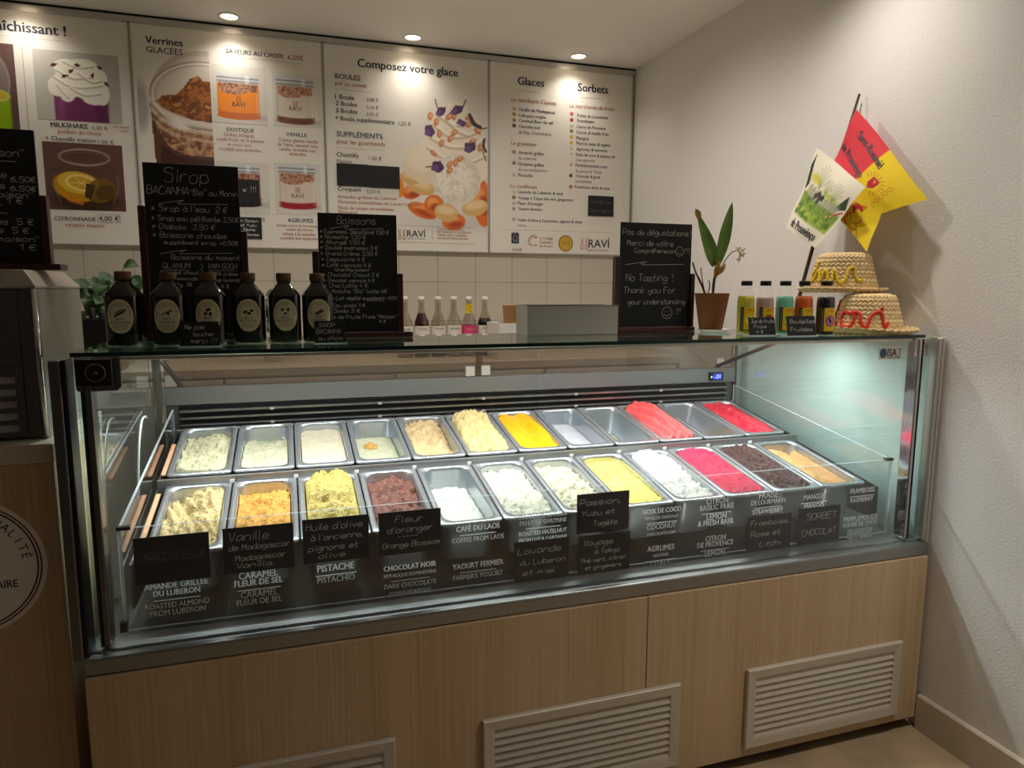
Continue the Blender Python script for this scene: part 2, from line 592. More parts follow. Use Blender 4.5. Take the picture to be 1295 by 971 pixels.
# ------------------------------------------------------------------ printed pictures: a fine grid of ink colours
class Canvas:
    def __init__(s, x0, z0, x1, z1, bg, cell=0.0035):
        s.x0, s.z0, s.x1, s.z1 = x0, z0, x1, z1
        s.nx = max(4, int((x1 - x0) / cell)); s.nz = max(4, int((z1 - z0) / cell))
        xs = np.linspace(x0, x1, s.nx + 1); zs = np.linspace(z0, z1, s.nz + 1)
        s.X, s.Z = np.meshgrid(xs, zs)
        s.a = np.zeros(s.X.shape + (3,)) + np.array(bg, float)
        s.cell = cell

    def mix(s, mask, col):
        col = np.array(col, float)
        s.a = s.a * (1 - mask[..., None]) + col * mask[..., None]
        return s

    def emask(s, cx, cz, rx, rz, rot=0.0, soft=1.0):
        c, d = math.cos(rot), math.sin(rot)
        u = ((s.X - cx) * c + (s.Z - cz) * d) / rx
        v = (-(s.X - cx) * d + (s.Z - cz) * c) / rz
        q = np.sqrt(u * u + v * v)
        k = soft * s.cell / min(rx, rz)
        return np.clip((1 - q) / k + 0.5, 0, 1)

    def ell(s, cx, cz, rx, rz, col, rot=0.0, soft=1.0, al=1.0):
        return s.mix(s.emask(cx, cz, rx, rz, rot, soft) * al, col)

    def ring(s, cx, cz, rx, rz, t, col, rot=0.0, al=1.0):
        m = np.clip(s.emask(cx, cz, rx, rz, rot) - s.emask(cx, cz, rx - t, rz - t, rot), 0, 1)
        return s.mix(m * al, col)

    def rmask(s, x0, z0, x1, z1, soft=1.0):
        k = s.cell * soft
        return (np.clip((s.X - x0) / k + .5, 0, 1) * np.clip((x1 - s.X) / k + .5, 0, 1) *
                np.clip((s.Z - z0) / k + .5, 0, 1) * np.clip((z1 - s.Z) / k + .5, 0, 1))

    def rect(s, x0, z0, x1, z1, col, soft=1.0, al=1.0):
        return s.mix(s.rmask(x0, z0, x1, z1, soft) * al, col)

    def pmask(s, pts):
        ins = np.zeros(s.X.shape, bool)
        n = len(pts)
        for i in range(n):
            (xa, za), (xb, zb) = pts[i], pts[(i + 1) % n]
            if za == zb:
                continue
            c = ((za > s.Z) != (zb > s.Z)) & (s.X < (xb - xa) * (s.Z - za) / (zb - za) + xa)
            ins ^= c
        return ins.astype(float)

    def poly(s, pts, col, al=1.0):
        return s.mix(s.pmask(pts) * al, col)

    def noise(s, scale, seed=0, octv=2):
        rng = np.random.default_rng(seed)
        out = np.zeros(s.X.shape)
        amp = 1.0; tot = 0
        for o in range(octv):
            sc = scale / 2 ** o
            gx, gz = int((s.x1 - s.x0) / sc) + 3, int((s.z1 - s.z0) / sc) + 3
            g = rng.random((gz, gx))
            fx = (s.X - s.x0) / sc; fz = (s.Z - s.z0) / sc
            ix, iz = fx.astype(int), fz.astype(int)
            tx, tz = fx - ix, fz - iz
            v = (g[iz, ix] * (1 - tx) + g[iz, ix + 1] * tx) * (1 - tz) + (g[iz + 1, ix] * (1 - tx) + g[iz + 1, ix + 1] * tx) * tz
            out += v * amp; tot += amp; amp *= 0.6
        return out / tot

    def speckle(s, mask, cols, scale, seed=0):
        """patchwork of several colours inside a mask"""
        n = s.noise(scale, seed, 3)
        n = (n - n.min()) / (n.max() - n.min() + 1e-9)
        cols = np.array(cols, float)
        t = n * (len(cols) - 1)
        i = np.clip(t.astype(int), 0, len(cols) - 2)
        c = cols[i] * (1 - (t - i))[..., None] + cols[i + 1] * (t - i)[..., None]
        s.a = s.a * (1 - mask[..., None]) + c * mask[..., None]
        return s

    def curve(s, pts, w, col, al=1.0):
        d = np.full(s.X.shape, 9.0)
        p = smooth_path(pts, 5)
        for (xa, za), (xb, zb) in zip(p, p[1:]):
            vx, vz = xb - xa, zb - za
            t = np.clip(((s.X - xa) * vx + (s.Z - za) * vz) / (vx * vx + vz * vz + 1e-12), 0, 1)
            d = np.minimum(d, np.hypot(s.X - xa - t * vx, s.Z - za - t * vz))
        return s.mix(np.clip((w / 2 - d) / s.cell + .5, 0, 1) * al, col)

    def obj(s, name, y, parent, material=None, fn=None, label=None):
        a = np.clip(s.a, 0, 255) / 255
        L = np.where(a <= 0.04045, a / 12.92, ((a + 0.055) / 1.055) ** 2.4)
        mb = MB()
        vs = [(x, y, z) for x, z in zip(s.X.ravel(), s.Z.ravel())]
        if fn:
            vs = [fn(*p) for p in vs]
        w = s.nx + 1
        mb.add(vs, [(j * w + i, j * w + i + 1, (j + 1) * w + i + 1, (j + 1) * w + i) for j in range(s.nz) for i in range(s.nx)], 0, True)
        o = mb.build(name, material or M['print'], parent, label=label)
        at = o.data.color_attributes.new('ink', 'FLOAT_COLOR', 'POINT')
        rgba = np.ones((len(vs), 4), np.float32)
        rgba[:, :3] = L.reshape(-1, 3)
        at.data.foreach_set('color', rgba.ravel())
        return o


# ------------------------------------------------------------------ the room
XR, YB, YF, XL = 2.246, 2.02, -3.4, -2.4
struct(MB().box(XL, YF, -0.1, XR, YB, 0).build('floor', M['concrete']))
struct(MB().box(XL, YF, ZC, XR, YB, ZC + 0.1).build('ceiling', M['ceiling']))
struct(MB().box(XL, YB, 0, XR, YB + 0.1, ZC).build('wall_back', M['tile']))
struct(MB().box(XR, YF, 0, XR + 0.1, YB + 0.1, ZC).build('wall_right', M['plaster']))
struct(MB().box(XL - 0.1, YF, 0, XL, YB + 0.1, ZC).build('wall_left', M['wallpaint']))
bb = MB().prism([(XR - 0.015, 0), (XR, 0), (XR, 0.112), (XR - 0.010, 0.112), (XR - 0.015, 0.107)], YF, -0.003)
struct(bb.build('baseboard_right', M['base']))

struct(MB().box(XL, YB - 0.024, 2.4842, XR - 0.001, YB - 0.0005, 2.5060).build('trim_1', M['boardframe']))
struct(MB().box(XL, YB - 0.020, 2.5062, XR - 0.001, YB - 0.0005, ZC - 0.0005).build('gap_shadow_strip', M['darkgap']))  # dark strip painting in the shadow between the board rail and the ceiling

# ceiling downlights
DL_LABEL = ['downlight in the ceiling above the milkshake menu board, outside the picture edge', 'downlight over the jars menu board with the crumble photograph',
            'downlight over the menu board headed Composez votre glace', 'downlight over the menu board headed Glaces and Sorbets',
            'downlight above the flags near the white side wall', 'downlight over the customers side near the side wall',
            'downlight added as fill light over the staff side behind the left half of the case', 'downlight added as fill light over the staff side behind the right half of the case']
for i, (x, y, p, ang, bl, aim) in enumerate(DOWNLIGHTS):
    t = thing('ceiling_downlight', 'round white recessed ' + DL_LABEL[i], 'ceiling light', (x, y, ZC), group='recessed ceiling downlights')
    MB().lathe([(0.034, 0), (0.034, -0.002), (0.037, -0.005), (0.046, -0.004), (0.047, 0.0)], 28, cap0=False, cap1=False).build('trim_ring', M['whiteenamel'], t)
    MB().lathe([(0.0005, -0.0022), (0.020, -0.0025), (0.034, -0.001)], 24, cap0=True, cap1=False).build('lens', M['lampglow'], t)
    lo = lamp_light('downlight_bulb', (0, 0, -0.008), p, WARM, 'SPOT', 0.03, ang, bl)
    if aim:
        lo.rotation_euler = Vector(aim).to_track_quat('-Z', 'Y').to_euler()
    lo.parent = t

# ------------------------------------------------------------------ the display case
case = thing('ice_cream_display_case', 'long glass fronted ice cream display case with pale oak panel and glass top', 'display case', (0, 0, 0))
XE = 2.231
MB().box(0, 0, 0.037, 1.2855, 0.018, 0.5585).build('front_panel', M['oak'], case, 0.0015)
MB().box(1.2875, 0, 0.037, XE, 0.018, 0.5585).build('front_panel', M['oak'], case, 0.0015)
MB().box(0.0, 0.0185, 0.037, 0.018, 1.04, 0.556).build('end_panel', M['oak'], case)
MB().box(XE - 0.018, 0.0185, 0.037, XE, 1.04, 0.556).build('end_panel', M['oak'], case)
MB().box(0.02, 0.05, 0, 2.21, 1.0, 0.05).build('plinth', M['darkgap'], case)
MB().box(0.019, 0.045, 0.052, XE - 0.019, 1.03, 0.552).build('carcass', M['steel_dark'], case)
br = MB().prism([(0.007, 0.5615), (0.007, 0.592), (0.010, 0.5965), (0.030, 0.5985), (0.086, 0.604), (0.086, 0.5595), (0.012, 0.5595)], 0.0, XE, axis='X')
br.build('bottom_rail', M['railsteel'], case, 0.001)
MB().box(0.004, 0.0285, 0.5985, XE - 0.004, 0.0335, 0.6025).build('chrome_strip', M['chrome'], case)
MB().box(0.0, 0.0866, 0.5565, XE, 1.04, 0.594).build('well_floor', M['steel'], case)


def vent(x):
    w, z0, z1, b = 0.5495, 0.0677, 0.3044, 0.030
    rings = []
    for ins, y in ((0, -0.0005), (0, -0.010), (0.003, -0.013), (b - 0.004, -0.011), (b, -0.009), (b, -0.0012)):
        rings.append([(x + ins, y, z0 + ins), (x + w - ins, y, z0 + ins), (x + w - ins, y, z1 - ins), (x + ins, y, z1 - ins)])
    fr = MB().loft(rings, 0, smooth=False).build('ventilation_grille', M['vent'], case)
    MB().box(x + b - .002, -0.0011, z0 + b - .002, x + w - b + .002, -0.0006, z1 - b + .002).build('backing', M['darkgap'], fr)
    s = MB()
    n = 9
    h = (z1 - z0 - 2 * b)
    for i in range(n):
        zc = z0 + b + h * (i + 0.5) / n
        s.prism([(-0.0106, zc - 0.0098), (-0.0022, zc + 0.0072), (-0.0012, zc + 0.0072), (-0.0012, zc + 0.0050), (-0.0092, zc - 0.0112)], x + b, x + w - b, axis='X')
    s.build('louvre_slats', M['vent'], fr)


for vx in (0.0747, 0.8375, 1.5996):
    vent(vx)

# glazing
MB().prism([(0.036, 0.6030), (0.042, 0.6030), (0.066, 1.2035), (0.060, 1.2035)], 0.046, 2.166, axis='X').build('front_glass', M['glass'], case)
for nm, xa in (('side_glass', 0.0085), ('side_glass', 2.2015)):
    MB().box(xa, 0.078 if xa < 1 else 0.030, 0.6045, xa + 0.006, 0.925, 1.2115).build(nm, M['sideglass'], case)
tg = MB()
X0, X1, Y0, Y1, Z0, Z1 = 0.008, 2.205, 0.050, 0.432, 1.2126, 1.2216
tg.add([(X0, Y0, Z1), (X1, Y0, Z1), (X1, Y1, Z1), (X0, Y1, Z1)], [(0, 1, 2, 3)], 0)
tg.add([(X0, Y0, Z0), (X1, Y0, Z0), (X1, Y1, Z0), (X0, Y1, Z0)], [(3, 2, 1, 0)], 0)
tg.add([(X0, Y0, Z0), (X1, Y0, Z0), (X1, Y1, Z0), (X0, Y1, Z0), (X0, Y0, Z1), (X1, Y0, Z1), (X1, Y1, Z1), (X0, Y1, Z1)],
       [(0, 1, 5, 4), (1, 2, 6, 5), (2, 3, 7, 6), (3, 0, 4, 7)], 1)
tg.build('glass_top', [M['topglass'], M['edgeglass']], case)
MB().box(0.096, 0.0525, 1.2045, 2.160, 0.070, 1.2120).build('top_profile', M['alu'], case, 0.001)

# corner frames
def frame(x0, x1, y0, y1, z0, z1, name='frame_post', m='chrome', bev=0.003):
    return MB().box(x0, y0, z0, x1, y1, z1).build(name, M[m], case, bev)


frame(-0.021, -0.001, 0.012, 0.076, 0.594, 1.2105, m='steel_dark')
frame(0.0, 0.0075, 0.018, 0.070, 0.5975, 1.2105, 'gasket', 'black', 0.001)
frame(0.0255, 0.0305, 0.034, 0.075, 0.6065, 1.145, 'gasket', 'black', 0.001)
frame(0.031, 0.045, 0.034, 0.075, 0.6065, 1.2105, m='steel_dark')
frame(2.231, 2.242, 0.012, 0.060, 0.594, 1.2150, m='alu')
frame(2.2190, 2.2305, 0.014, 0.026, 0.6035, 1.2130, m='satin')
frame(2.180, 2.1845, 0.034, 0.075, 0.6065, 1.2105, 'gasket', 'black', 0.001)
frame(2.167, 2.1795, 0.034, 0.075, 0.6065, 1.2105, m='chrome')
frame(0.0, 0.028, 0.930, 0.970, 0.596, 1.1660)
frame(2.192, 2.220, 0.930, 0.970, 0.596, 1.1660)

# lock block on the left corner, button plate on the right one, maker's badge
pl = MB().prism([(0.016, 1.2120), (0.016, 1.149), (0.020, 1.144), (0.090, 1.144), (0.097, 1.151), (0.097, 1.2120)], 0.0435, 0.0500).build('corner_bracket', M['steel_dark'], case, 0.001)
MB().box(0.0195, 0.028, 1.1555, 0.0845, 0.0433, 1.2100).build('lock_block', M['black'], pl, 0.002)
rg = MB()
rg.map(lambda a, b, c: (a, b, c))
rg.lathe([(0.0185, 0), (0.0185, 0.003), (0.0165, 0.0035), (0.0160, 0.001)], 28, cap0=False, cap1=False).lathe([(0.004, 0), (0.004, 0.002), (0.0005, 0.0025)], 12, cap0=False)
rg.map(lambda a, b, c: (a + 0.056, 0.0279 - c, b + 1.183)).build('lock_ring', M['steel_dark'], pl)
pr = MB().box(2.166, 0.040, 1.160, 2.2105, 0.0505, 1.2115).build('corner_bracket', M['alu'], case, 0.002)
rg = MB().lathe([(0.0125, 0), (0.0125, 0.0012), (0.0112, 0.0012), (0.0112, 0)], 24, cap0=False, cap1=False)
rg.map(lambda a, b, c: (a + 2.188, 0.0398 - c, b + 1.187)).box(2.1815, 0.0388, 1.1855, 2.1945, 0.0397, 1.1885)
rg.build('push_button', M['steel_dark'], pr)
bd = MB().box(2.043, 0.0560, 1.1525, 2.124, 0.0585, 1.187).build('maker_badge', M['alu'], case, 0.0008)
lt = MB()
put_type(lt, 'ISA', 2.0730, 1.1600, width=0.034, y=0.0555, bold=0.02, vscale=1.25)
for a in ((2.1085, 1.158, 2.120, 1.1595), (2.1185, 1.158, 2.120, 1.1825), (2.1085, 1.181, 2.120, 1.1825), (2.074, 1.155, 2.120, 1.1565)):
    lt.box(a[0], 0.0553, a[1], a[2], 0.0557, a[3])
lt.build('lettering', M['black'], bd)
gl = MB().lathe([(0.0125, 0), (0.0005, 0.0008)], 24, cap0=False)
gl.map(lambda a, b, c: (a + 2.0575, 0.0557 - c, b * 1.15 + 1.170))
gl.build('globe_emblem', mat('badge_blue', (44, 74, 104), 0.4), bd)

# rear of the case: rail with thermostat, air outlet louvres, back sliding doors
rl = MB().box(0.032, 0.928, 0.972, 2.188, 0.966, 1.031).build('rear_rail', M['railsteel'], case, 0.002)
th = MB().box(2.060, 0.9215, 0.979, 2.126, 0.9275, 1.0135).build('thermostat', M['black'], rl, 0.001)
dm = MB().box(2.079, 0.9205, 0.985, 2.117, 0.9213, 1.008)
dm.build('display', mat('blue_display', (18, 30, 150), 0.3, emit=((30, 60, 255), 0.9)), rl)
lt = MB()
put_type(lt, '-21', 2.086, 0.989, width=0.024, y=0.9202)
lt.box(2.067, 0.9205, 0.992, 2.073, 0.9213, 0.998)
lt.build('digits', mat('display_digits', (190, 215, 255), 0.4, emit=((190, 215, 255), 1.2)), rl)
MB().box(0.032, 0.948, 0.600, 2.188, 0.966, 0.9715).build('rear_wall', M['steel_dark'], case)
sl = MB()
for zc in (0.957, 0.934, 0.912):
    sl.prism([(0.926, zc - 0.010), (0.946, zc + 0.003), (0.946, zc + 0.006), (0.930, zc - 0.001), (0.926, zc - 0.0035)], 0.075, 2.15, axis='X')
sl.build('air_outlet_slats', M['steel'], case)
MB().box(0.070, 0.9462, 0.895, 2.155, 0.9478, 0.968).build('air_outlet', M['darkgap'], case)
for xx in (0.36, 0.72, 1.10, 1.47, 1.84):
    for zc in (0.950, 0.904):
        MB().box(xx - 0.006, 0.924, zc - 0.005, xx + 0.006, 0.930, zc + 0.004).build('slat_clip', M['alu'], case)
plexi = glass('smoky_sliding_door', (214, 206, 196), 0.06, 0.03, 0.10, (170, 160, 148))
for xa, xb, yy in ((0.034, 1.10, 0.938), (1.078, 2.186, 0.948)):
    d = MB().box(xa, yy, 1.0318, xb, yy + 0.005, 1.148).build('sliding_door', plexi, case)
    for cx in ((0.055, 1.050) if xa < 0.5 else (1.112, 2.12)):
        MB().box(cx - 0.017, yy - 0.012, 1.034, cx + 0.017, yy - 0.0005, 1.070).build('clip', M['alu'], d, 0.001)
MB().box(0.029, 0.928, 1.149, 2.191, 0.968, 1.1650).build('door_track', M['steel'], case)
for xx in (0.085, 2.087):
    MB().tube([(xx, 0.915, 1.040), (xx, 0.66, 1.128), (xx, 0.445, 1.203)], 0.0075, 8).build('glass_support_arm', M['steel_dark'], case)
lh = MB().prism([(0.388, 1.2124), (0.388, 1.196), (0.392, 1.184), (0.418, 1.184), (0.428, 1.198), (0.428, 1.2124)], 0.05, 2.16, axis='X').build('strip_lamp', M['alu'], case)
MB().box(0.06, 0.394, 1.1825, 2.15, 0.416, 1.1838).build('lamp_lens', M['ledglow'], lh)

# rack that carries the two rows of pans
MB().box(0.068, 0.5075, 0.792, 2.160, 0.5225, 0.8335).build('pan_rail', M['railsteel'], case, 0.002)
MB().box(0.068, 0.890, 0.855, 2.160, 0.902, 0.8980).build('pan_rail', M['steel'], case, 0.002)
for xa in (0.0675, 2.1545):
    MB().prism([(0.133, 0.64), (0.133, 0.742), (0.507, 0.810), (0.507, 0.64)], xa, xa + 0.005, axis='X').prism([(0.523, 0.64), (0.523, 0.826), (0.889, 0.892), (0.889, 0.64)], xa, xa + 0.005, axis='X').build('rack_end_plate', M['steel_dark'], case)
ts = mat('tan_edge_strip', (206, 156, 118), 0.5)
MB().prism([(0.545, 0.836), (0.545, 0.840), (0.76, 0.8795), (0.76, 0.8755)], 0.0735, 0.0845, axis='X').build('edge_strip', ts, case)
MB().prism([(0.18, 0.7545), (0.18, 0.7585), (0.46, 0.810), (0.46, 0.806)], 0.0735, 0.0845, axis='X').build('edge_strip', ts, case)
for i in range(1, 12):
    MB().box(0.0877 + 0.17 * i - 0.006, 0.5040, 0.814, 0.0877 + 0.17 * i + 0.006, 0.5072, 0.823).build('rail_clip', M['whiteenamel'], case)

# white cable looped inside the case by the left glass
MB().tube(smooth_path([(0.052, 0.52, 1.005), (0.052, 0.50, 1.012), (0.052, 0.45, 1.005), (0.052, 0.40, 0.95), (0.052, 0.36, 0.86), (0.052, 0.34, 0.74), (0.052, 0.335, 0.66)], 5), 0.003, 6).build('drain_hose', mat('pale_hose', (150, 162, 158), .4), case)

# ------------------------------------------------------------------ clear acrylic guard around the pans, with vinyl flavour names
guard = bpy.data.objects.new('acrylic_pan_guard', None)
COL.objects.link(guard)
guard.parent = case
guard['label'] = 'clear acrylic guard with white flavour names'
GX0, GX1, GY = 0.0565, 2.170, 0.0985


def pane(poly, a0, a1, axis, name):
    n = len(poly)
    mb = MB().prism(poly, a0, a1, 0, axis)
    for i in range(2, 2 + n):
        mb.m[i] = 1
    mb.build(name, [M['acrylic'], M['acryledge']], guard)


pane([(GX0, 0.6065), (GX1, 0.6065), (GX1, 0.838), (GX0, 0.838)], GY, GY + 0.006, 'Y', 'front_pane')
for xa in (GX0, GX1 - 0.006):
    pane([(GY + 0.0065, 0.6065), (GY + 0.0065, 0.838), (0.905, 0.962), (0.905, 0.6065)], xa, xa + 0.006, 'X', 'side_pane')
for xa in (GX0 - 0.002, GX1 - 0.026):
    MB().box(xa, GY - 0.0025, 0.834, xa + 0.028, GY + 0.012, 0.842).build('corner_cap', M['black'], guard, 0.001)
MB().box(GX0 - 0.008, GY - 0.003, 0.6045, GX0 + 0.006, GY + 0.014, 0.628).build('corner_foot', M['black'], guard, 0.001)

# (centre x, baseline z of the first line, lines: bold?, text, width; '-' is a rule)
FL = [
    (0.165, 0.694, [('b', 'AMANDE GRILLÉE', .128), ('b', 'DU LUBERON', .094), '-', ('n', 'ROASTED ALMOND', .130), ('n', 'FROM LUBERON', .112)]),
    (0.336, 0.694, [('b', 'CARAMEL', .084), ('b', 'FLEUR DE SEL', .104), '-', ('n', 'CARAMEL', .080), ('n', 'FLEUR DE SEL', .098)]),
    (0.508, 0.690, [('b', 'PISTACHE', .084), '-', ('n', 'PISTACHIO', .086)]),
    (0.684, 0.672, [('b', 'CHOCOLAT NOIR', .128), ('b', 'RÉPUBLIQUE DOMINICAINE', .128), '-', ('n', 'DARK CHOCOLATE', .128), ('n', 'DOMINICAN REPUBLIC', .104)]),
    (0.856, 0.752, [('b', 'CAFÉ DU LAOS', .112), '-', ('n', 'COFFEE FROM LAOS', .134)]),
    (0.856, 0.655, [('b', 'YAOURT FERMIER', .132), '-', ('n', "FARMER'S YOGURT", .130)]),
    (1.030, 0.768, [('n', 'NOISETTE GRILLÉE', .128), ('n', 'DU LOT & GARONNE', .128), '-', ('b', 'ROASTED HAZELNUT', .132), ('b', 'FROM LOT & GARONNE', .132)]),
    (1.376, 0.746, [('b', 'NOIX DE COCO', .118), ('n', 'PÉPITES DE CHOCOLAT', .106), '-', ('n', 'COCONUT', .090), ('n', 'CHOCOLATE CHIPS', .090)]),
    (1.376, 0.638, [('b', 'AGRUMES', .084), ('n', 'VERVEINE', .048), '-', ('n', 'CITRUS', .066), ('n', 'VERBENA', .058)]),
    (1.550, 0.756, [('n', 'CITRON', .070), ('n', 'BASILIC FRAIS', .110), '-', ('b', 'LEMON', .064), ('b', '& FRESH BASIL', .118)]),
    (1.550, 0.648, [('b', 'CITRON', .066), ('b', 'DE PROVENCE', .118), '-', ('n', 'LEMON', .066), ('n', 'FROM PROVENCE', .120)]),
    (1.722, 0.756, [('n', 'FRAISE', .064), ('n', 'DE LOURMARIN', .118), '-', ('b', 'STRAWBERRY', .104), ('b', 'FROM LOURMARIN', .130)]),
    (1.884, 0.738, [('n', 'MANGUE', .076), '-', ('b', 'MANGO', .070)]),
    (2.062, 0.742, [('n', 'FRAMBOISE', .092), '-', ('n', 'RASPBERRY', .086)]),
    (2.062, 0.655, [('b', 'PAMPLEMOUSSE', .128), ('b', 'POIVRE DE TIMUT', .130), '-', ('n', 'GRAPEFRUIT', .096), ('n', 'TIMUT PEPPER', .104)]),
]
for cx, z, lines in FL:
    mb = MB()
    zz = z
    for li in lines:
        if li == '-':
            zz += 0.0062
            mb.box(cx - 0.047, GY - 0.0008, zz, cx + 0.047, GY - 0.0004, zz + 0.0016)
            zz -= 0.0170
            continue
        st, tx, w = li
        vs, fs, tw = type_mesh(tx)
        k = min(0.0195, w / tw)
        vsz = min(1.9, max(1.0, 0.0165 / k)) if len(tx) < 20 else 1.0
        put_type(mb, tx, cx, zz, size=w / tw, y=GY - 0.0006, bold=0.022 if st == 'b' else 0.006, center=True, vscale=1.2)
        zz -= 0.0172
    mb.build('flavour_lettering', M['vinyl'], guard)

# small chalk cards stuck on the guard
CARDS = [
    (0.161, 0.761, [('STRACCIATELLA', .005, .052, .135, .018)], 'black chalk card reading Stracciatella on the clear guard', .35),
    (0.340, 0.764, [('Vanille', .012, .076, .085, .020), ('de Madagascar', .012, .054, .130, .013), ('Madagascar', .024, .029, .108, .013), ('Vanilla', .026, .012, .075, .012)], 'black chalk card reading Vanille de Madagascar on the clear guard', .8),
    (0.511, 0.767, [("Huile d'olive", .008, .080, .128, .016), ("à l'ancienne,", .018, .055, .120, .014), ('pignons et', .012, .030, .112, .014), ('olive', .034, .010, .060, .013)], "black chalk card reading Huile d'olive, pignons et olive", 1),
    (0.685, 0.766, [('Fleur', .040, .080, .066, .015), ("d'oranger", .020, .055, .110, .015), ('-----', .045, .040, .050, .010), ('Orange Blossom', .008, .018, .140, .013)], "black chalk card reading Fleur d'oranger, Orange Blossom", 1),
    (1.026, 0.655, [('Lavande', .010, .074, .118, .017), ('du Luberon', .016, .044, .124, .014), ('et miel', .022, .016, .090, .014)], 'black chalk card reading Lavande du Luberon et miel', 1),
    (1.198, 0.766, [('Passion,', .008, .076, .118, .016), ('Yuzu et', .012, .048, .095, .014), ('Tagète', .046, .018, .070, .014)], 'black chalk card reading Passion, Yuzu et Tagète, above the Tokyo card', 1),
    (1.204, 0.653, [('Voyage', .014, .078, .085, .016), ('à Tokyo', .046, .054, .074, .013), ('Thé vert, citron', .006, .032, .132, .011), ('et gingembre', .020, .012, .106, .011)], 'black chalk card reading Voyage à Tokyo, below the Passion card', 1),
    (1.729, 0.653, [('Framboise,', .010, .078, .134, .015), ('Rose et', .012, .046, .100, .015), ('Litchi', .044, .014, .072, .015)], 'black chalk card reading Framboise, Rose et Litchi', 1),
    (1.905, 0.660, [('SORBET', .028, .070, .108, .019), ('CHOCOLAT', .014, .022, .124, .018)], 'black chalk card reading Sorbet Chocolat', 1),
]
dimchalk = mat('rubbed_chalk', (96, 95, 92), 0.9)
for cx, cz, lines, lab, al in CARDS:
    t = thing('flavour_card', lab, 'chalk card', (cx - 0.0755, GY - 0.0035, cz - 0.0535), group='chalk flavour cards on the guard')
    MB().box(0, 0, 0, 0.151, 0.002, 0.107).build('card', M['slate'], t, 0.0006)
    mb = MB()
    for tx, x, z, w, cap in lines:
        hand(mb, tx, x, z, w, cap, 0.0011, -0.0004)
    mb.build('lettering', M['chalk'] if al >= .8 else dimchalk, t)


# ------------------------------------------------------------------ steel pans and their ice creams
PANG = math.atan2(0.0647, 0.354)
PW, PL, PH = 0.166, 0.358, 0.118


def rrect(hw, hl, r, n=6):
    pts = []
    for cx, cy, a0 in ((hw - r, hl - r, 0), (-hw + r, hl - r, 90), (-hw + r, -hl + r, 180), (hw - r, -hl + r, 270)):
        for i in range(n + 1):
            a = math.radians(a0 + 90 * i / n)
            pts.append((cx + r * math.cos(a), cy + r * math.sin(a)))
    return pts


def pan_mesh():
    hw, hl = PW / 2, PL / 2
    spec = [(hw - .0225, hl - .0245, .030, .0), (hw - .0190, hl - .0210, .032, .004), (hw - .0165, hl - .0185, .033, PH - .012), (hw - .0150, hl - .0170, .032, PH - .004),
            (hw - .0138, hl - .0158, .031, PH), (hw - .001, hl - .001, .013, PH), (hw, hl, .013, PH - .0015), (hw, hl, .013, PH - .006)]
    rings = [[(x, y, z) for x, y in rrect(a, b, r)] for a, b, r, z in spec]
    mb = MB().loft(rings, 0, cap0=True)
    outer = [(hw - .001, hl - .001, .013, PH - .006), (hw - .0125, hl - .0145, .032, PH - .007), (hw - .0150, hl - .0170, .033, PH - .014), (hw - .0175, hl - .0195, .032, .002), (hw - .0215, hl - .0235, .030, -.0015)]
    mb.loft([[(x, y, z) for x, y in rrect(a, b, r)] for a, b, r, z in reversed(outer)], 0, cap0=True)
    return mb


_pan0 = None
RIM = {'b': (0.0877, 0.5255, 0.8406, 0.354), 'f': (0.0912, 0.1487, 0.7543, 0.354)}


def place_pan(row, i):
    x0, yf, zf, run = RIM[row]
    cx = x0 + 0.17 * (i + 0.5) - 0.001
    cy = yf + run / 2
    cz = zf + 0.0647 / 2
    base = Vector((cx, cy, cz)) + Matrix.Rotation(PANG, 3, 'X') @ Vector((0, 0, -PH))
    return base


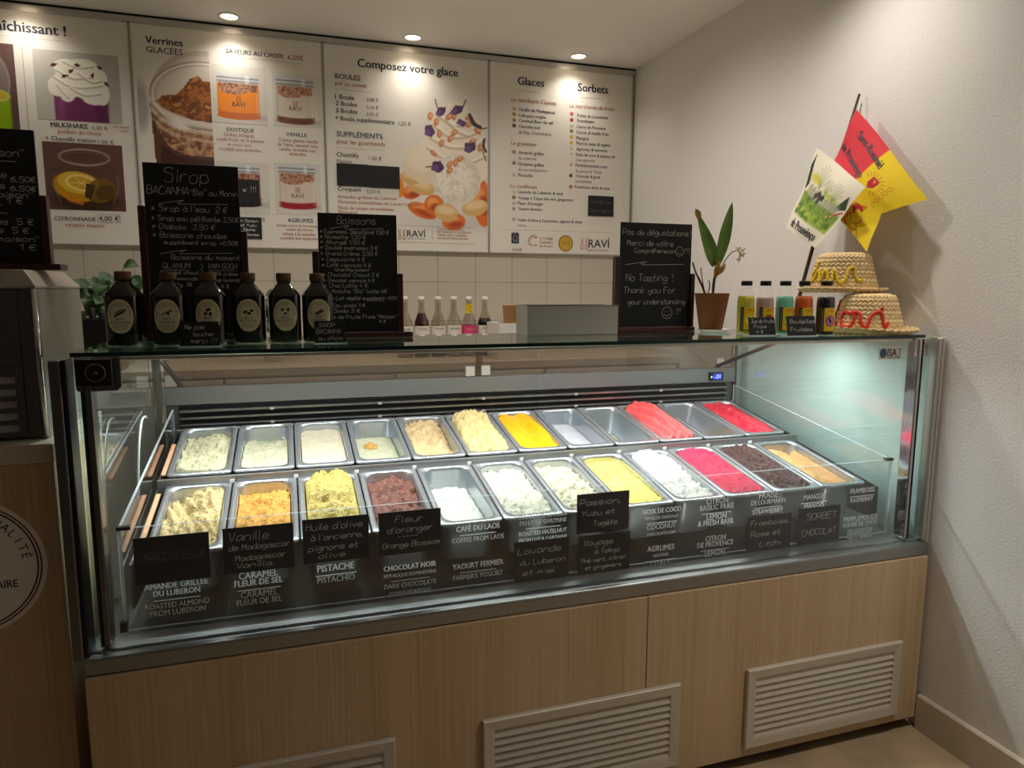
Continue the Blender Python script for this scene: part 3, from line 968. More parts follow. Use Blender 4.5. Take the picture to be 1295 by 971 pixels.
def ice(name, col, h, amp=.006, sc=38, chop=0.0, mounds=(), tilt=0.0, ridges=None, seed=0, var=.10, rough=.45, cols=None, xr=(-1, 1), yr=(-1, 1), bump=.25, bsc=260):
    """height h (m below the rim is negative); returns a mesh filling the pan with that surface"""
    low_in = .0030 if h < -.04 else 0.0
    hw, hl, R = PW / 2 - .0188 - low_in, PL / 2 - .0208 - low_in, .031
    NX, NY = 44, 96
    off = Vector((seed * 7.3, seed * 3.1, seed * 1.7))

    def width(y):
        d = abs(y) - (hl - R)
        return hw if d <= 0 else hw - R + math.sqrt(max(R * R - d * d, 0))

    def H(x, y, edge):
        u, v = x / hw, y / hl
        z = h + tilt * v
        for (mx, my, sx, sy, a) in mounds:
            z += a * math.exp(-((u - mx) / sx) ** 2 - ((v - my) / sy) ** 2)
        p = Vector((x, y, 0)) * sc
        z += amp * mnoise.fractal(p + off, 0.9, 2.1, 4) + amp * .55 * mnoise.fractal(p * 3.7 + off, 0.8, 2.2, 3)
        if chop:
            q = mnoise.noise(p * 1.7 + off)
            z += chop * (1 - abs(q) * 2.2)
            z += chop * 0.5 * abs(mnoise.noise(p * 4.1 + off))
        if ridges:
            f, a, d, bend = ridges
            z += a * math.sin(f * (u * d + v * 0.9) + bend * math.sin(2.1 * v + 1.3 * u))
        e = min(1.0, (1 - edge) * 7)
        lim = -0.003
        if z > lim:
            z = lim + (z - lim) * min(1, (1 - edge) * 5) ** .6
        return max(z, -PH + .006)

    mb = MB()
    vs = []
    for j in range(NY + 1):
        t = yr[0] + (yr[1] - yr[0]) * j / NY
        y = hl * math.sin(t * math.pi / 2 * 0.999)
        w = max(width(y), 0.002)
        for i in range(NX + 1):
            s = xr[0] + (xr[1] - xr[0]) * i / NX
            x = s * w
            edge = max(abs(s), abs(t))
            vs.append((x, y, PH + H(x, y, edge)))
    n = NX + 1
    mb.add(vs, [(j * n + i, j * n + i + 1, (j + 1) * n + i + 1, (j + 1) * n + i) for j in range(NY) for i in range(NX)], 0, True)
    rim = [i for i in range(n)] + [j * n + NX for j in range(1, NY + 1)] + [NY * n + i for i in range(NX - 1, -1, -1)] + [j * n for j in range(NY - 1, 0, -1)]
    low = [(vs[k][0] * .985, vs[k][1] * .985, max(vs[k][2] - .03, .0045)) for k in rim]
    o = len(mb.v)
    mb.v.extend(low)
    m = len(rim)
    for k in range(m):
        mb.f.append([rim[k], o + k, o + (k + 1) % m, rim[(k + 1) % m]]); mb.m.append(0); mb.sm.append(True)
    mb.f.append([o + k for k in range(m)]); mb.m.append(0); mb.sm.append(False)
    return mb


def ice_mat(name, rgb, var=.1, specks=None, bump=.75, bsc=230, rough=.5, vs=55):
    m = mat(name, rgb, rough, var=var, vscale=(vs, vs, vs), bump=bump, bscale=bsc)
    b = m.node_tree.nodes['Principled BSDF']
    b.inputs['Subsurface Weight'].default_value = 0.0
    if specks:
        nt = m.node_tree
        tc = nt.nodes.new('ShaderNodeTexCoord')
        vo = nt.nodes.new('ShaderNodeTexVoronoi')
        vo.inputs['Scale'].default_value = specks[1]
        nt.links.new(tc.outputs['Object'], vo.inputs['Vector'])
        lt = nt.nodes.new('ShaderNodeMath'); lt.operation = 'LESS_THAN'; lt.inputs[1].default_value = specks[2]
        nt.links.new(vo.outputs['Distance'], lt.inputs[0])
        mx = nt.nodes.new('ShaderNodeMix'); mx.data_type = 'RGBA'
        src = b.inputs['Base Color'].links[0].from_socket
        nt.links.new(lt.outputs[0], mx.inputs['Factor'])
        nt.links.new(src, mx.inputs['A'])
        mx.inputs['B'].default_value = (*lin(specks[0]), 1)
        nt.links.new(mx.outputs['Result'], b.inputs['Base Color'])
    return m


# row, index, pan label, ice label, colour, shape keywords, material keywords
TUBS = [
    ('b', 0, 'first from the left glass in the rear row', 'pale cream ice cream flecked with green, rough topped', (232, 228, 186), dict(h=-.018, amp=.011, sc=30, chop=.007, tilt=-.020, mounds=((.4, .6, .7, .5, .020),)), dict(specks=((176, 168, 110), 120, .10))),
    ('b', 1, 'second from the left glass in the rear row', 'smooth pale green cream ice cream scraped at the back', (228, 228, 192), dict(h=-.022, amp=.007, sc=24, chop=.003, tilt=-.018, mounds=((0, .85, 1.2, .22, -.020),)), {}),
    ('b', 2, 'third from the left glass in the rear row', 'fine grained beige white ice cream with a level top', (224, 214, 186), dict(h=-.018, amp=.003, tilt=-.006), dict(bump=.5, bsc=420)),
    ('b', 3, 'fourth from the left glass in the rear row', 'last pale cream ice cream low in its pan with a tan dollop', (226, 226, 190), dict(h=-.048, amp=.004, tilt=-.012), {}),
    ('b', 4, 'between the nearly empty pan and the crumbly heap, rear row', 'coarse light brown ice cream heaped at the back', (216, 186, 136), dict(h=-.022, amp=.012, sc=30, chop=.008, mounds=((0, .7, .8, .4, .012), (.95, -.2, .3, 1.2, -.022))), dict(var=.16, bump=.6)),
    ('b', 5, 'left of the mango yellow pan in the rear row', 'crumbly straw yellow ice cream heaped above its pan', (232, 208, 142), dict(h=-.002, amp=.015, sc=30, chop=.011, mounds=((-.1, .5, .8, .6, .022),)), dict(var=.16, bump=.6)),
    ('b', 6, 'holding bright mango yellow in the rear row', 'bright mango yellow sorbet smoothed in a long oval', (250, 184, 8), dict(h=-.006, amp=.002, ridges=(4.5, .005, 1.6, 1.1), mounds=((.1, -.1, .45, .7, -.014),)), dict(var=.05, bump=.08, rough=.3)),
    ('b', 7, 'right of the mango yellow pan in the rear row', 'low greyish white ice cream with tiny dark flecks', (214, 216, 224), dict(h=-.042, amp=.003, tilt=-.010, mounds=((.9, -.2, .5, 1.3, -.012),)), dict(specks=((96, 98, 106), 190, .10))),
    ('b', 8, 'nearly empty, left of the salmon pink pan in the rear row', 'thin pale green remains in a nearly empty pan', (206, 206, 168), dict(h=-.098, amp=.004, tilt=-.004, mounds=((-1.05, -.15, .55, .85, .066),)), {}),
    ('b', 9, 'heaped with salmon pink in the rear row', 'salmon pink sorbet mound with long spatula ridges', (244, 92, 92), dict(h=.004, amp=.005, ridges=(6, .008, 2.2, .9), mounds=((-.1, .2, .6, .8, .036),)), dict(var=.07, bump=.15, rough=.38)),
    ('b', 10, 'nearly empty, right of the salmon pink pan in the rear row', 'mustard yellow remains at the bottom of a nearly empty pan', (206, 152, 30), dict(h=-.094, amp=.004, tilt=-.004, mounds=((-1.05, 0, .50, .9, .066),)), dict(rough=.3)),
    ('b', 11, 'at the right end of the rear row', 'glossy crimson red sorbet with one long groove', (206, 20, 52), dict(h=-.008, amp=.003, ridges=(5, .007, 1.9, 1.2), mounds=((.2, .1, .4, .9, .010),)), dict(var=.10, bump=.15, rough=.3)),
    ('f', 0, 'first from the left glass in the front row', 'creamy almond ice cream pulled into rough peaks', (240, 214, 152), dict(h=-.016, amp=.011, sc=30, chop=.012, tilt=-.008, mounds=((.4, .45, .6, .45, .026), (-.7, .8, .5, .4, -.030)), ridges=(9, .005, 1.6, 1.2)), dict(var=.12)),
    ('f', 1, 'holding caramel orange in the front row', 'caramel orange ice cream with a rough back', (236, 172, 66), dict(h=-.014, amp=.009, sc=30, chop=.009, tilt=-.014, mounds=((.4, .5, .6, .4, .016), (0, .95, 1.2, .2, -.02))), dict(var=.12)),
    ('f', 2, 'holding the pistachio mound in the front row', 'pistachio green gold ice cream in a high mound', (212, 190, 98), dict(h=-.004, amp=.011, sc=30, chop=.008, mounds=((0, .4, .8, .7, .036),)), dict(var=.12)),
    ('f', 3, 'holding brown chocolate beside the pistachio in the front row', 'milky brown chocolate ice cream with a scraped ridge', (128, 74, 56), dict(h=-.020, amp=.009, sc=28, chop=.010, tilt=.002, mounds=((.0, .45, .6, .28, .032), (.8, -.3, .4, .9, -.014), (0, .95, 1.2, .2, -.025))), dict(var=.22)),
    ('f', 4, 'half empty with white ice cream right of the chocolate, front row', 'low snow white ice cream in a half empty pan', (242, 242, 228), dict(h=-.058, amp=.005, chop=.003, tilt=-.008), {}),
    ('f', 5, 'fairly full, second white one right of the chocolate, front row', 'ivory white ice cream with a soft uneven top', (240, 236, 212), dict(h=-.018, amp=.010, sc=26, chop=.005, tilt=-.010), {}),
    ('f', 6, 'left of the lemon yellow pan in the front row', 'ivory ice cream with a ridge of golden streaks', (238, 230, 198), dict(h=-.024, amp=.011, sc=28, chop=.009, tilt=-.010, mounds=((.1, .3, .5, .5, .012),)), dict(specks=((222, 180, 96), 46, .16))),
    ('f', 7, 'holding lemon yellow in the front row', 'soft lemon yellow ice cream smoothed over', (240, 218, 96), dict(h=-.014, amp=.007, sc=22, tilt=-.006, mounds=((-.1, .2, .6, .6, .012),)), dict(var=.08, bump=.1)),
    ('f', 8, 'heaped with white between lemon yellow and raspberry, front row', 'bright white sorbet heaped at the back of its pan', (242, 240, 228), dict(h=-.014, amp=.010, sc=24, chop=.005, mounds=((-.2, .6, .7, .5, .036), (.3, -.6, .5, .5, -.012))), {}),
    ('f', 9, 'holding raspberry pink in the front row', 'raspberry pink sorbet pitted with dark seeds', (232, 30, 80), dict(h=-.004, amp=.006, sc=30, chop=.004, mounds=((0, .2, .8, .8, .014),)), dict(specks=((120, 8, 40), 130, .13), rough=.35)),
    ('f', 10, 'holding dark chocolate near the right end, front row', 'dark chocolate ice cream in ragged flakes', (82, 46, 38), dict(h=-.012, amp=.009, sc=26, chop=.012, mounds=((.1, .1, .5, .8, .014),), ridges=(7, .007, 1.9, 1.0)), dict(var=.22, rough=.4)),
    ('f', 11, 'at the right end of the front row', 'peach coloured ice cream scooped away on one side', (242, 190, 118), dict(h=-.030, amp=.006, chop=.003, mounds=((.95, 0, .45, 1.4, -.028), (-.4, .2, .5, .8, .012))), dict(var=.1)),
]
for k, (row, i, plab, ilab, colr, kw, mk) in enumerate(TUBS):
    colr = tuple(v * ((.86 if sum(colr) > 640 else .90)) for v in colr)
    b = place_pan(row, i)
    lab = 'steel ice cream pan ' + plab
    if _pan0 is None:
        _pan0 = pan_mesh().build('ice_cream_pan', M['pan'])
        p = _pan0
    else:
        p = _pan0.copy()
        COL.objects.link(p)
    p.location = b
    p.rotation_euler = (PANG, 0, 0)
    p['label'] = lab
    p['category'] = 'pan'
    p['group'] = 'steel pans in the display case'
    g = ice('ice_cream', colr, seed=k + 1, **kw)
    if k == 3:
        pass
    o = g.build('ice_cream', ice_mat('ice_cream_%d' % k, colr, **mk))
    o.location = b
    o.rotation_euler = (PANG, 0, 0)
    o['label'] = ilab
    o['category'] = 'ice cream'
    o['group'] = 'ice creams in the pans'
    if k == 3:
        d = MB().grid(14, 14, lambda u, v: ((u - .5) * .040 - .016 + .004 * math.sin(9 * v), (v - .5) * .034 + .045,
                      PH - .047 + max(-.004, .016 * (1 - (2 * u - 1) ** 2) * (1 - (2 * v - 1) ** 2) + .006 * mnoise.noise(Vector((u * 5, v * 5, 2))) - .004)))
        d.build('dollop', ice_mat('tan_dollop', (196, 150, 70)), o)
    if k == 23:
        d = MB().grid(8, 30, lambda u, v: ((.60 + .36 * u) * (PW / 2 - .016), (2 * v - 1) * (PL / 2 - .045), PH - .052 + .030 * u + .003 * mnoise.noise(Vector((u * 3, v * 9, 5)))))
        d.build('scraped_film', ice_mat('peach_film', (206, 160, 104)), o)


# ------------------------------------------------------------------ menu boards: (ink, text, x, z, width) in metres from the board corner
MENU_TEXT = {
    1: [
        ('b', 'Rafraîchissant !', 0.223, 0.860, 0.344),
        ('r', 'Lait végétal', 0.720, 0.503, 0.061),
        ('r', '+ 0,50 €', 0.737, 0.486, 0.043),
        ('b', 'MILKSHAKE', 0.484, 0.490, 0.139),
        ('g', '6,00 €', 0.638, 0.489, 0.060),
        ('r', 'parfum au choix', 0.509, 0.466, 0.163),
        ('n', '+ Chantilly maison', 0.460, 0.434, 0.189),
        ('g', '1,00 €', 0.658, 0.431, 0.060),
        ('n', 'CITRONNADE', 0.470, 0.101, 0.156),
        ('n', '4,00 €', 0.638, 0.104, 0.080),
        ('r', 'recette maison', 0.510, 0.075, 0.148),
    ],
    2: [
        ('b', 'Verrines', 0.063, 0.865, 0.147),
        ('n', 'GLACÉES', 0.064, 0.828, 0.144),
        ('n', 'SAVEURS AU CHOIX', 0.387, 0.857, 0.246),
        ('r', '6,50€', 0.650, 0.855, 0.070),
        ('n', 'EXOTIQUE', 0.374, 0.520, 0.115),
        ('r', 'Sorbet mangue,', 0.360, 0.499, 0.131),
        ('r', 'coulis fruits de la passion', 0.329, 0.477, 0.202),
        ('r', 'et citron vert,', 0.375, 0.456, 0.101),
        ('r', 'crumble aux amandes.', 0.337, 0.435, 0.182),
        ('n', 'VANILLE', 0.630, 0.516, 0.092),
        ('r', 'Crème glacée vanille', 0.594, 0.490, 0.177),
        ('r', 'de Tahiti, caramel noix', 0.590, 0.470, 0.180),
        ('r', 'vanille, crumble aux', 0.596, 0.449, 0.163),
        ('r', 'amandes.', 0.641, 0.430, 0.078),
        ('n', 'FRUITS ROUGES', 0.355, 0.123, 0.165),
        ('n', 'AGRUMES', 0.622, 0.124, 0.115),
        ('r', 'Sorbet citron de Provence,', 0.572, 0.102, 0.186),
        ('r', 'coulis de citron,', 0.614, 0.084, 0.122),
        ('r', 'infusé à la menthe,', 0.599, 0.062, 0.150),
        ('r', 'crumble aux amandes.', 0.584, 0.043, 0.176),
    ],
    3: [
        ('b', 'Composez votre glace', 0.160, 0.853, 0.485),
        ('n', 'BOULES', 0.055, 0.791, 0.116),
        ('r', 'pot ou cornet', 0.054, 0.762, 0.146),
        ('n', '1 Boule', 0.052, 0.700, 0.087),
        ('g', '3,00 €', 0.199, 0.701, 0.056),
        ('n', '2 Boules', 0.055, 0.671, 0.097),
        ('g', '5,50 €', 0.198, 0.667, 0.056),
        ('n', '3 Boules', 0.054, 0.638, 0.099),
        ('g', '6,50 €', 0.197, 0.635, 0.056),
        ('n', '+ Boule supplémentaire', 0.049, 0.604, 0.280),
        ('g', '1,50 €', 0.348, 0.602, 0.061),
        ('n', 'SUPPLÉMENTS', 0.054, 0.530, 0.216),
        ('r', 'pour les gourmands', 0.053, 0.498, 0.228),
        ('n', 'Chantilly', 0.051, 0.437, 0.104),
        ('g', '1,00 €', 0.203, 0.430, 0.061),
        ('g', 'Maison', 0.050, 0.408, 0.071),
        ('n', 'Croquant', 0.052, 0.279, 0.110),
        ('g', '0,50 €', 0.188, 0.273, 0.065),
        ('r', 'Amandes grillées du Luberon', 0.049, 0.244, 0.284),
        ('r', 'Noisettes caramélisées du Lot-et-Garonne', 0.052, 0.220, 0.395),
        ('r', 'Noix de pécan caramélisées', 0.052, 0.192, 0.265),
        ('r', 'Meringue', 0.051, 0.170, 0.089),
        ('n', 'RAVÍ', 0.381, 0.071, 0.093),
        ('g', 'glacier en Provence', 0.385, 0.059, 0.087),
        ('r', 'GLACES ARTISANALES', 0.533, 0.108, 0.139),
        ('r', 'NATURELLES ET DE SAISON', 0.533, 0.093, 0.177),
        ('r', 'FAITES AVEC PASSION', 0.533, 0.077, 0.152),
        ('r', 'PAR NOS ARTISANS GLACIERS', 0.533, 0.063, 0.160),
    ],
    4: [
        ('b', 'Glaces', 0.153, 0.844, 0.142),
        ('b', 'Sorbets', 0.484, 0.841, 0.172),
        ('r', "Le marchand d'épices", 0.119, 0.760, 0.245),
        ('r', 'La marchande de fruits', 0.439, 0.756, 0.257),
        ('r', 'Le grainetier', 0.119, 0.547, 0.139),
        ('r', 'La cueilleuse', 0.115, 0.333, 0.145),
        ('n', 'Vanille de Madagascar', 0.157, 0.716, 0.204),
        ('n', 'Café pure origine', 0.157, 0.688, 0.151),
        ('n', 'Caramel fleur de sel', 0.159, 0.662, 0.186),
        ('n', 'Chocolat noir', 0.159, 0.634, 0.120),
        ('g', 'de Rép. Dominicaine', 0.159, 0.605, 0.178),
        ('n', 'Amande grillée', 0.159, 0.504, 0.139),
        ('g', 'du Luberon', 0.159, 0.477, 0.096),
        ('n', 'Noisette grillée', 0.157, 0.447, 0.142),
        ('g', 'du Lot-et-Garonne', 0.157, 0.420, 0.159),
        ('n', 'Pistache', 0.157, 0.390, 0.080),
        ('n', 'Lavande du Luberon & miel', 0.157, 0.307, 0.249),
        ('n', 'Voyage à Tokyo thé vert, gingembre', 0.157, 0.277, 0.309),
        ('n', "Fleur d'oranger", 0.155, 0.249, 0.143),
        ('n', 'Yaourt fermier', 0.155, 0.221, 0.136),
        ('n', "Huile d'olive à l'ancienne, pignon & olive", 0.157, 0.164, 0.362),
        ('g', 'noire', 0.157, 0.137, 0.046),
        ('n', 'Fraise de Lourmarin', 0.482, 0.712, 0.178),
        ('n', 'Framboise', 0.482, 0.685, 0.098),
        ('n', 'Citron de Provence', 0.480, 0.656, 0.167),
        ('n', 'Citron & basilic frais', 0.480, 0.627, 0.185),
        ('n', 'Mangue', 0.478, 0.597, 0.073),
        ('n', 'Passion yuzu & tagète', 0.480, 0.571, 0.197),
        ('n', 'Agrumes & verveine', 0.480, 0.542, 0.179),
        ('n', 'Noix de coco & pépites de', 0.478, 0.514, 0.228),
        ('g', 'chocolat noir', 0.476, 0.486, 0.114),
        ('n', 'Pamplemousse rose', 0.476, 0.459, 0.184),
        ('g', '& poivre de Timut', 0.478, 0.429, 0.151),
        ('n', 'Chocolat & grué', 0.478, 0.403, 0.142),
        ('g', 'caramélisé', 0.476, 0.376, 0.094),
        ('n', 'Framboise litchi & rose', 0.474, 0.347, 0.204),
        ('n', 'CAVE', 0.127, 0.011, 0.052),
        ('g', 'CONSERVATOIRE', 0.113, -0.006, 0.070),
        ('r', 'le Collège', 0.278, 0.075, 0.074),
        ('r', 'Culinaire', 0.278, 0.054, 0.074),
        ('r', 'de France', 0.278, 0.034, 0.074),
        ('n', 'RAVÍ', 0.560, 0.039, 0.125),
        ('g', 'glacier en Provence', 0.560, 0.020, 0.120),
    ],
}
# green photo 1 [(0.372, 0.807), (0.367, 0.465)]
# vline 1 [(0.403, 0.807), (0.403, 0.451)]
# milk 1 [(0.439, 0.798), (0.758, 0.799), (0.434, 0.518), (0.751, 0.518)]
# citr 1 [(0.43, 0.428), (0.749, 0.429), (0.452, 0.145), (0.745, 0.149)]
# bigjar 2 [(0.316, 0.922), (0.311, 0.379), (0.029, 0.712), (0.09, 0.213)]
# jarrim 2 [(0.065, 0.683), (0.317, 0.822), (0.065, 0.583), (0.308, 0.636)]
# exo 2 [(0.337, 0.767), (0.523, 0.767), (0.327, 0.57), (0.515, 0.573)]
# van 2 [(0.589, 0.78), (0.766, 0.779), (0.583, 0.564), (0.759, 0.566)]
# fr 2 [(0.327, 0.377), (0.513, 0.373), (0.318, 0.187), (0.505, 0.18)]
# agr 2 [(0.59, 0.385), (0.76, 0.387), (0.586, 0.183), (0.753, 0.179)]
# photo cells 2 [(0.319, 0.806), (0.555, 0.794), (0.545, 0.551), (0.576, 0.796), (0.792, 0.792), (0.784, 0.568), (0.328, 0.387), (0.548, 0.386), (0.539, 0.153), (0.566, 0.394), (0.778, 0.388), (0.771, 0.161)]
# dots2 2 [(0.387, 0.842), (0.716, 0.841)]
# icecream3 3 [(0.509, 0.755), (0.799, 0.779), (0.368, 0.447), (0.362, 0.106), (0.798, 0.118), (0.346, 0.296)]
# ball 3 [(0.625, 0.366), (0.512, 0.36), (0.761, 0.373)]
# swirl top 3 [(0.608, 0.726), (0.487, 0.548), (0.778, 0.548), (0.565, 0.42)]
# box3 3 [(0.049, 0.405), (0.348, 0.405), (0.049, 0.304), (0.346, 0.299), (0.195, 0.404)]
# dots3 3 [(0.053, 0.741), (0.215, 0.744), (0.049, 0.476), (0.284, 0.479), (0.323, 0.127), (0.727, 0.12), (0.322, 0.043), (0.726, 0.041), (0.509, 0.118), (0.508, 0.055)]
# emblem3 3 [(0.335, 0.112), (0.373, 0.06)]
# dots4L 4 [(0.133, 0.725), (0.133, 0.698), (0.133, 0.669), (0.133, 0.642), (0.133, 0.512), (0.133, 0.457), (0.133, 0.398), (0.133, 0.312), (0.135, 0.285), (0.135, 0.255), (0.135, 0.227), (0.135, 0.175)]
# dots4R 4 [(0.448, 0.723), (0.448, 0.693), (0.448, 0.661), (0.448, 0.637), (0.45, 0.607), (0.45, 0.579), (0.45, 0.549), (0.45, 0.523), (0.452, 0.467), (0.452, 0.41), (0.454, 0.353)]
# card4 4 [(0.552, 0.315), (0.702, 0.311), (0.552, 0.209), (0.699, 0.204)]
# logos4 4 [(0.117, 0.106), (0.165, 0.046), (0.214, 0.092), (0.276, 0.02), (0.427, 0.056), (0.468, 0.057), (0.516, 0.096), (0.554, 0.021), (0.091, 0.121), (0.702, 0.117)]
# cards2 2 [(0.374, 0.309), (0.5, 0.309), (0.495, 0.194), (0.4, 0.144), (0.507, 0.137), (0.503, 0.043)]
# lines4 4 [(0.157, 0.812), (0.278, 0.815), (0.502, 0.81), (0.638, 0.809)]
MB_W, MB_H, MB_Y, MB_Z = 0.8048, 0.947, 1.9975, 1.5362
MENU_X = {1: -0.9868, 2: -0.182, 3: 0.6228, 4: 1.4276}
MENU_LABEL = {
    1: 'white drinks menu board with milkshake and lemonade photographs', 2: 'white menu board headed Verrines Glacées with jar photographs',
    3: 'white menu board headed Composez votre glace with sundae photograph', 4: 'white menu board listing Glaces and Sorbets in two columns'}
BG = (226, 220, 208)


def jar(c, cx, z0, w, h, body, foot=None, crumb=True):
    hw = w / 2
    c.ell(cx + hw * 1.15, z0 + .012, hw * .7, .012, (178, 172, 170), al=.6, soft=4)
    c.rect(cx - hw, z0 + .012, cx + hw, z0 + h * .80, body, soft=2)
    c.ell(cx, z0 + .014, hw, .014, body)
    if foot:
        c.rect(cx - hw, z0 + .012, cx + hw, z0 + .036, foot, soft=2)
        c.ell(cx, z0 + .013, hw, .014, foot)
        c.ell(cx, z0 + .038, hw, .010, body)
    c.rect(cx - hw, z0 + .01, cx - hw + .006, z0 + h * .8, tuple(v * .8 for v in body), al=.5)
    c.rect(cx + hw - .012, z0 + .02, cx + hw - .006, z0 + h * .75, (250, 246, 240), al=.35)
    if crumb:
        m = np.clip(c.rmask(cx - hw * .92, z0 + h * .64, cx + hw * .92, z0 + h * .82) + c.emask(cx - .02, z0 + h * .64, hw * .6, .016), 0, 1)
        c.speckle(m, [(70, 34, 24), (150, 92, 66), (206, 160, 132), (110, 58, 44), (222, 190, 168)], .011, int(cx * 1000))
    c.rect(cx - hw * 1.0, z0 + h * .82, cx + hw * 1.0, z0 + h, (176, 176, 176), soft=2)
    for k in range(4):
        zz = z0 + h * (.84 + .04 * k)
        c.rect(cx - hw * 1.02, zz, cx + hw * 1.02, zz + .0045, (232, 232, 230) if k % 2 else (120, 120, 122), al=.8)
    c.ell(cx, z0 + h, hw * .98, .010, (206, 205, 202))
    c.rect(cx + hw * .35, z0 + h * .82, cx + hw * .55, z0 + h, (250, 250, 248), al=.5)


def emblem(c, x, z, h, col):
    """two small pear-shaped outlines side by side, the shop's mark"""
    for s in (-1, 1):
        c.ring(x + s * h * .20, z + h * .18, h * .15, h * .20, h * .045, col)
        c.curve([(x + s * h * .30, z + h * .30), (x + s * h * .22, z + h * .62), (x + s * h * .34, z + h * .95)], h * .05, col)
        c.curve([(x + s * h * .10, z + h * .30), (x + s * h * .16, z + h * .62), (x + s * h * .12, z + h * .9)], h * .05, col)
        c.ell(x + s * h * .20, z + h * .12, h * .05, h * .05, col)


def photo_parts(k, t, y):
    P = []
    if k == 1:
        c = Canvas(.045, .465, .372, .808, (104, 78, 74))
        c.rect(.045, .465, .372, .60, (86, 62, 58), soft=30)
        c.ell(.215, .66, .135, .15, (148, 136, 128), al=.7)
        c.ring(.215, .760, .105, .034, .006, (206, 200, 190))
        c.rect(.085, .465, .345, .60, (140, 178, 20), soft=3)
        c.ell(.215, .60, .130, .035, (176, 206, 40))
        c.ring(.215, .60, .130, .035, .008, (214, 226, 90), al=.8)
        c.ell(.16, .615, .05, .02, (70, 120, 24)); c.ell(.30, .60, .035, .018, (210, 170, 60)); c.ell(.25, .62, .05, .016, (60, 110, 30))
        c.ring(.215, .66, .135, .15, .004, (190, 182, 172), al=.6)
        P.append(('drink_photograph', c))
        c = Canvas(.438, .518, .757, .799, (190, 186, 176))
        c.rect(.62, .518, .757, .799, (168, 164, 156), soft=40)
        c.rect(.505, .518, .706, .64, (112, 48, 92), soft=2)
        c.rect(.512, .518, .545, .63, (146, 84, 128), soft=6, al=.6)
        c.rect(.66, .518, .70, .63, (86, 32, 72), soft=8, al=.7)
        for a in ((.52, .655, .035, .04), (.57, .665, .055, .05), (.63, .655, .06, .045), (.685, .64, .03, .05), (.60, .70, .085, .05), (.56, .735, .05, .035), (.62, .745, .06, .03), (.67, .70, .04, .045), (.555, .63, .03, .035), (.655, .615, .045, .025)):
            c.ell(*a, (234, 229, 212))
        for i, pts in enumerate([[(.51, .69), (.56, .66), (.62, .655), (.69, .67)], [(.52, .72), (.58, .69), (.65, .70)], [(.55, .755), (.60, .735), (.66, .745)], [(.57, .65), (.62, .625), (.68, .635)], [(.52, .66), (.545, .625), (.56, .61)], [(.60, .715), (.65, .68), (.69, .69)]]):
            c.curve(pts, .007, (176, 168, 144), .8)
            c.curve([(x, z + .008) for x, z in pts], .006, (250, 247, 238), .8)
        for x, z, r in ((.512, .742, .3), (.60, .748, -.2), (.575, .722, .8), (.655, .712, 1.2), (.685, .745, -.6), (.706, .68, -.8), (.55, .700, .3)):
            c.poly([(x + .016 * math.cos(r), z + .016 * math.sin(r)), (x + .009 * math.cos(r + 2), z + .009 * math.sin(r + 2)), (x + .014 * math.cos(r + 3.4), z + .014 * math.sin(r + 3.4)), (x + .008 * math.cos(r + 4.6), z + .008 * math.sin(r + 4.6))], (86, 22, 36))
        P.append(('milkshake_photograph', c))
        c = Canvas(.446, .147, .748, .428, (104, 74, 66))
        c.rect(.446, .147, .748, .22, (84, 58, 50), soft=20)
        c.ell(.60, .275, .125, .125, (98, 70, 54)); c.rect(.478, .20, .722, .33, (96, 68, 54), soft=8)
        c.ell(.60, .19, .118, .05, (60, 40, 26), soft=6)
        c.ell(.565, .245, .092, .062, (196, 140, 22), rot=-.15)
        c.ell(.572, .262, .080, .046, (224, 184, 60), rot=-.15)
        c.ring(.580, .262, .058, .034, .007, (240, 222, 150), rot=-.15)
        c.ell(.582, .262, .046, .025, (210, 160, 40), rot=-.15)
        for a in range(6):
            c.curve([(.582, .262), (.582 + .05 * math.cos(a * 1.05), .262 + .028 * math.sin(a * 1.05))], .0035, (240, 220, 140), .8)
        c.ell(.655, .232, .06, .05, (120, 92, 30), rot=.5, al=.9); c.ell(.67, .225, .04, .03, (88, 66, 26), rot=.5)
        c.poly([(.60, .262), (.635, .255), (.615, .19), (.59, .205)], (70, 52, 24))
        c.curve([(.51, .22), (.53, .19), (.58, .175)], .012, (226, 130, 24), .8)
        c.ring(.60, .37, .098, .036, .006, (190, 160, 146)); c.ring(.602, .367, .078, .026, .003, (140, 110, 98), al=.8)
        c.curve([(.484, .30), (.478, .25), (.50, .18)], .004, (150, 120, 104), .8); c.curve([(.718, .30), (.724, .25), (.70, .18)], .004, (150, 120, 104), .8)
        P.append(('lemonade_photograph', c))
    if k == 2:
        c = Canvas(.018, .12, .3145, .925, BG, cell=.004)
        c.ell(.03, .60, .030, .10, (150, 146, 142), al=.75, soft=5)
        c.poly([(.085, .10), (.065, .62), (.12, .52), (.32, .47), (.32, .10)], (92, 58, 42))
        c.ell(.30, .64, .235, .215, (196, 184, 170)); c.ell(.30, .645, .215, .19, (206, 196, 182))
        m = c.pmask([(.085, .625), (.12, .655), (.17, .66), (.205, .695), (.235, .735), (.265, .75), (.285, .725), (.32, .725), (.32, .55), (.24, .555), (.16, .58), (.11, .60)])
        c.speckle(m, [(62, 30, 12), (128, 70, 28), (176, 106, 48), (96, 50, 20), (206, 142, 76), (146, 84, 36)], .026, 5)
        m = c.pmask([(.075, .60), (.12, .56), (.20, .53), (.32, .515), (.32, .40), (.2, .405), (.14, .43), (.09, .50)])
        c.speckle(m, [(60, 34, 22), (130, 84, 54), (206, 164, 122), (96, 56, 34), (222, 190, 154)], .034, 9)
        c.poly([(.085, .12), (.10, .45), (.16, .40), (.32, .385), (.32, .12)], (64, 30, 26))
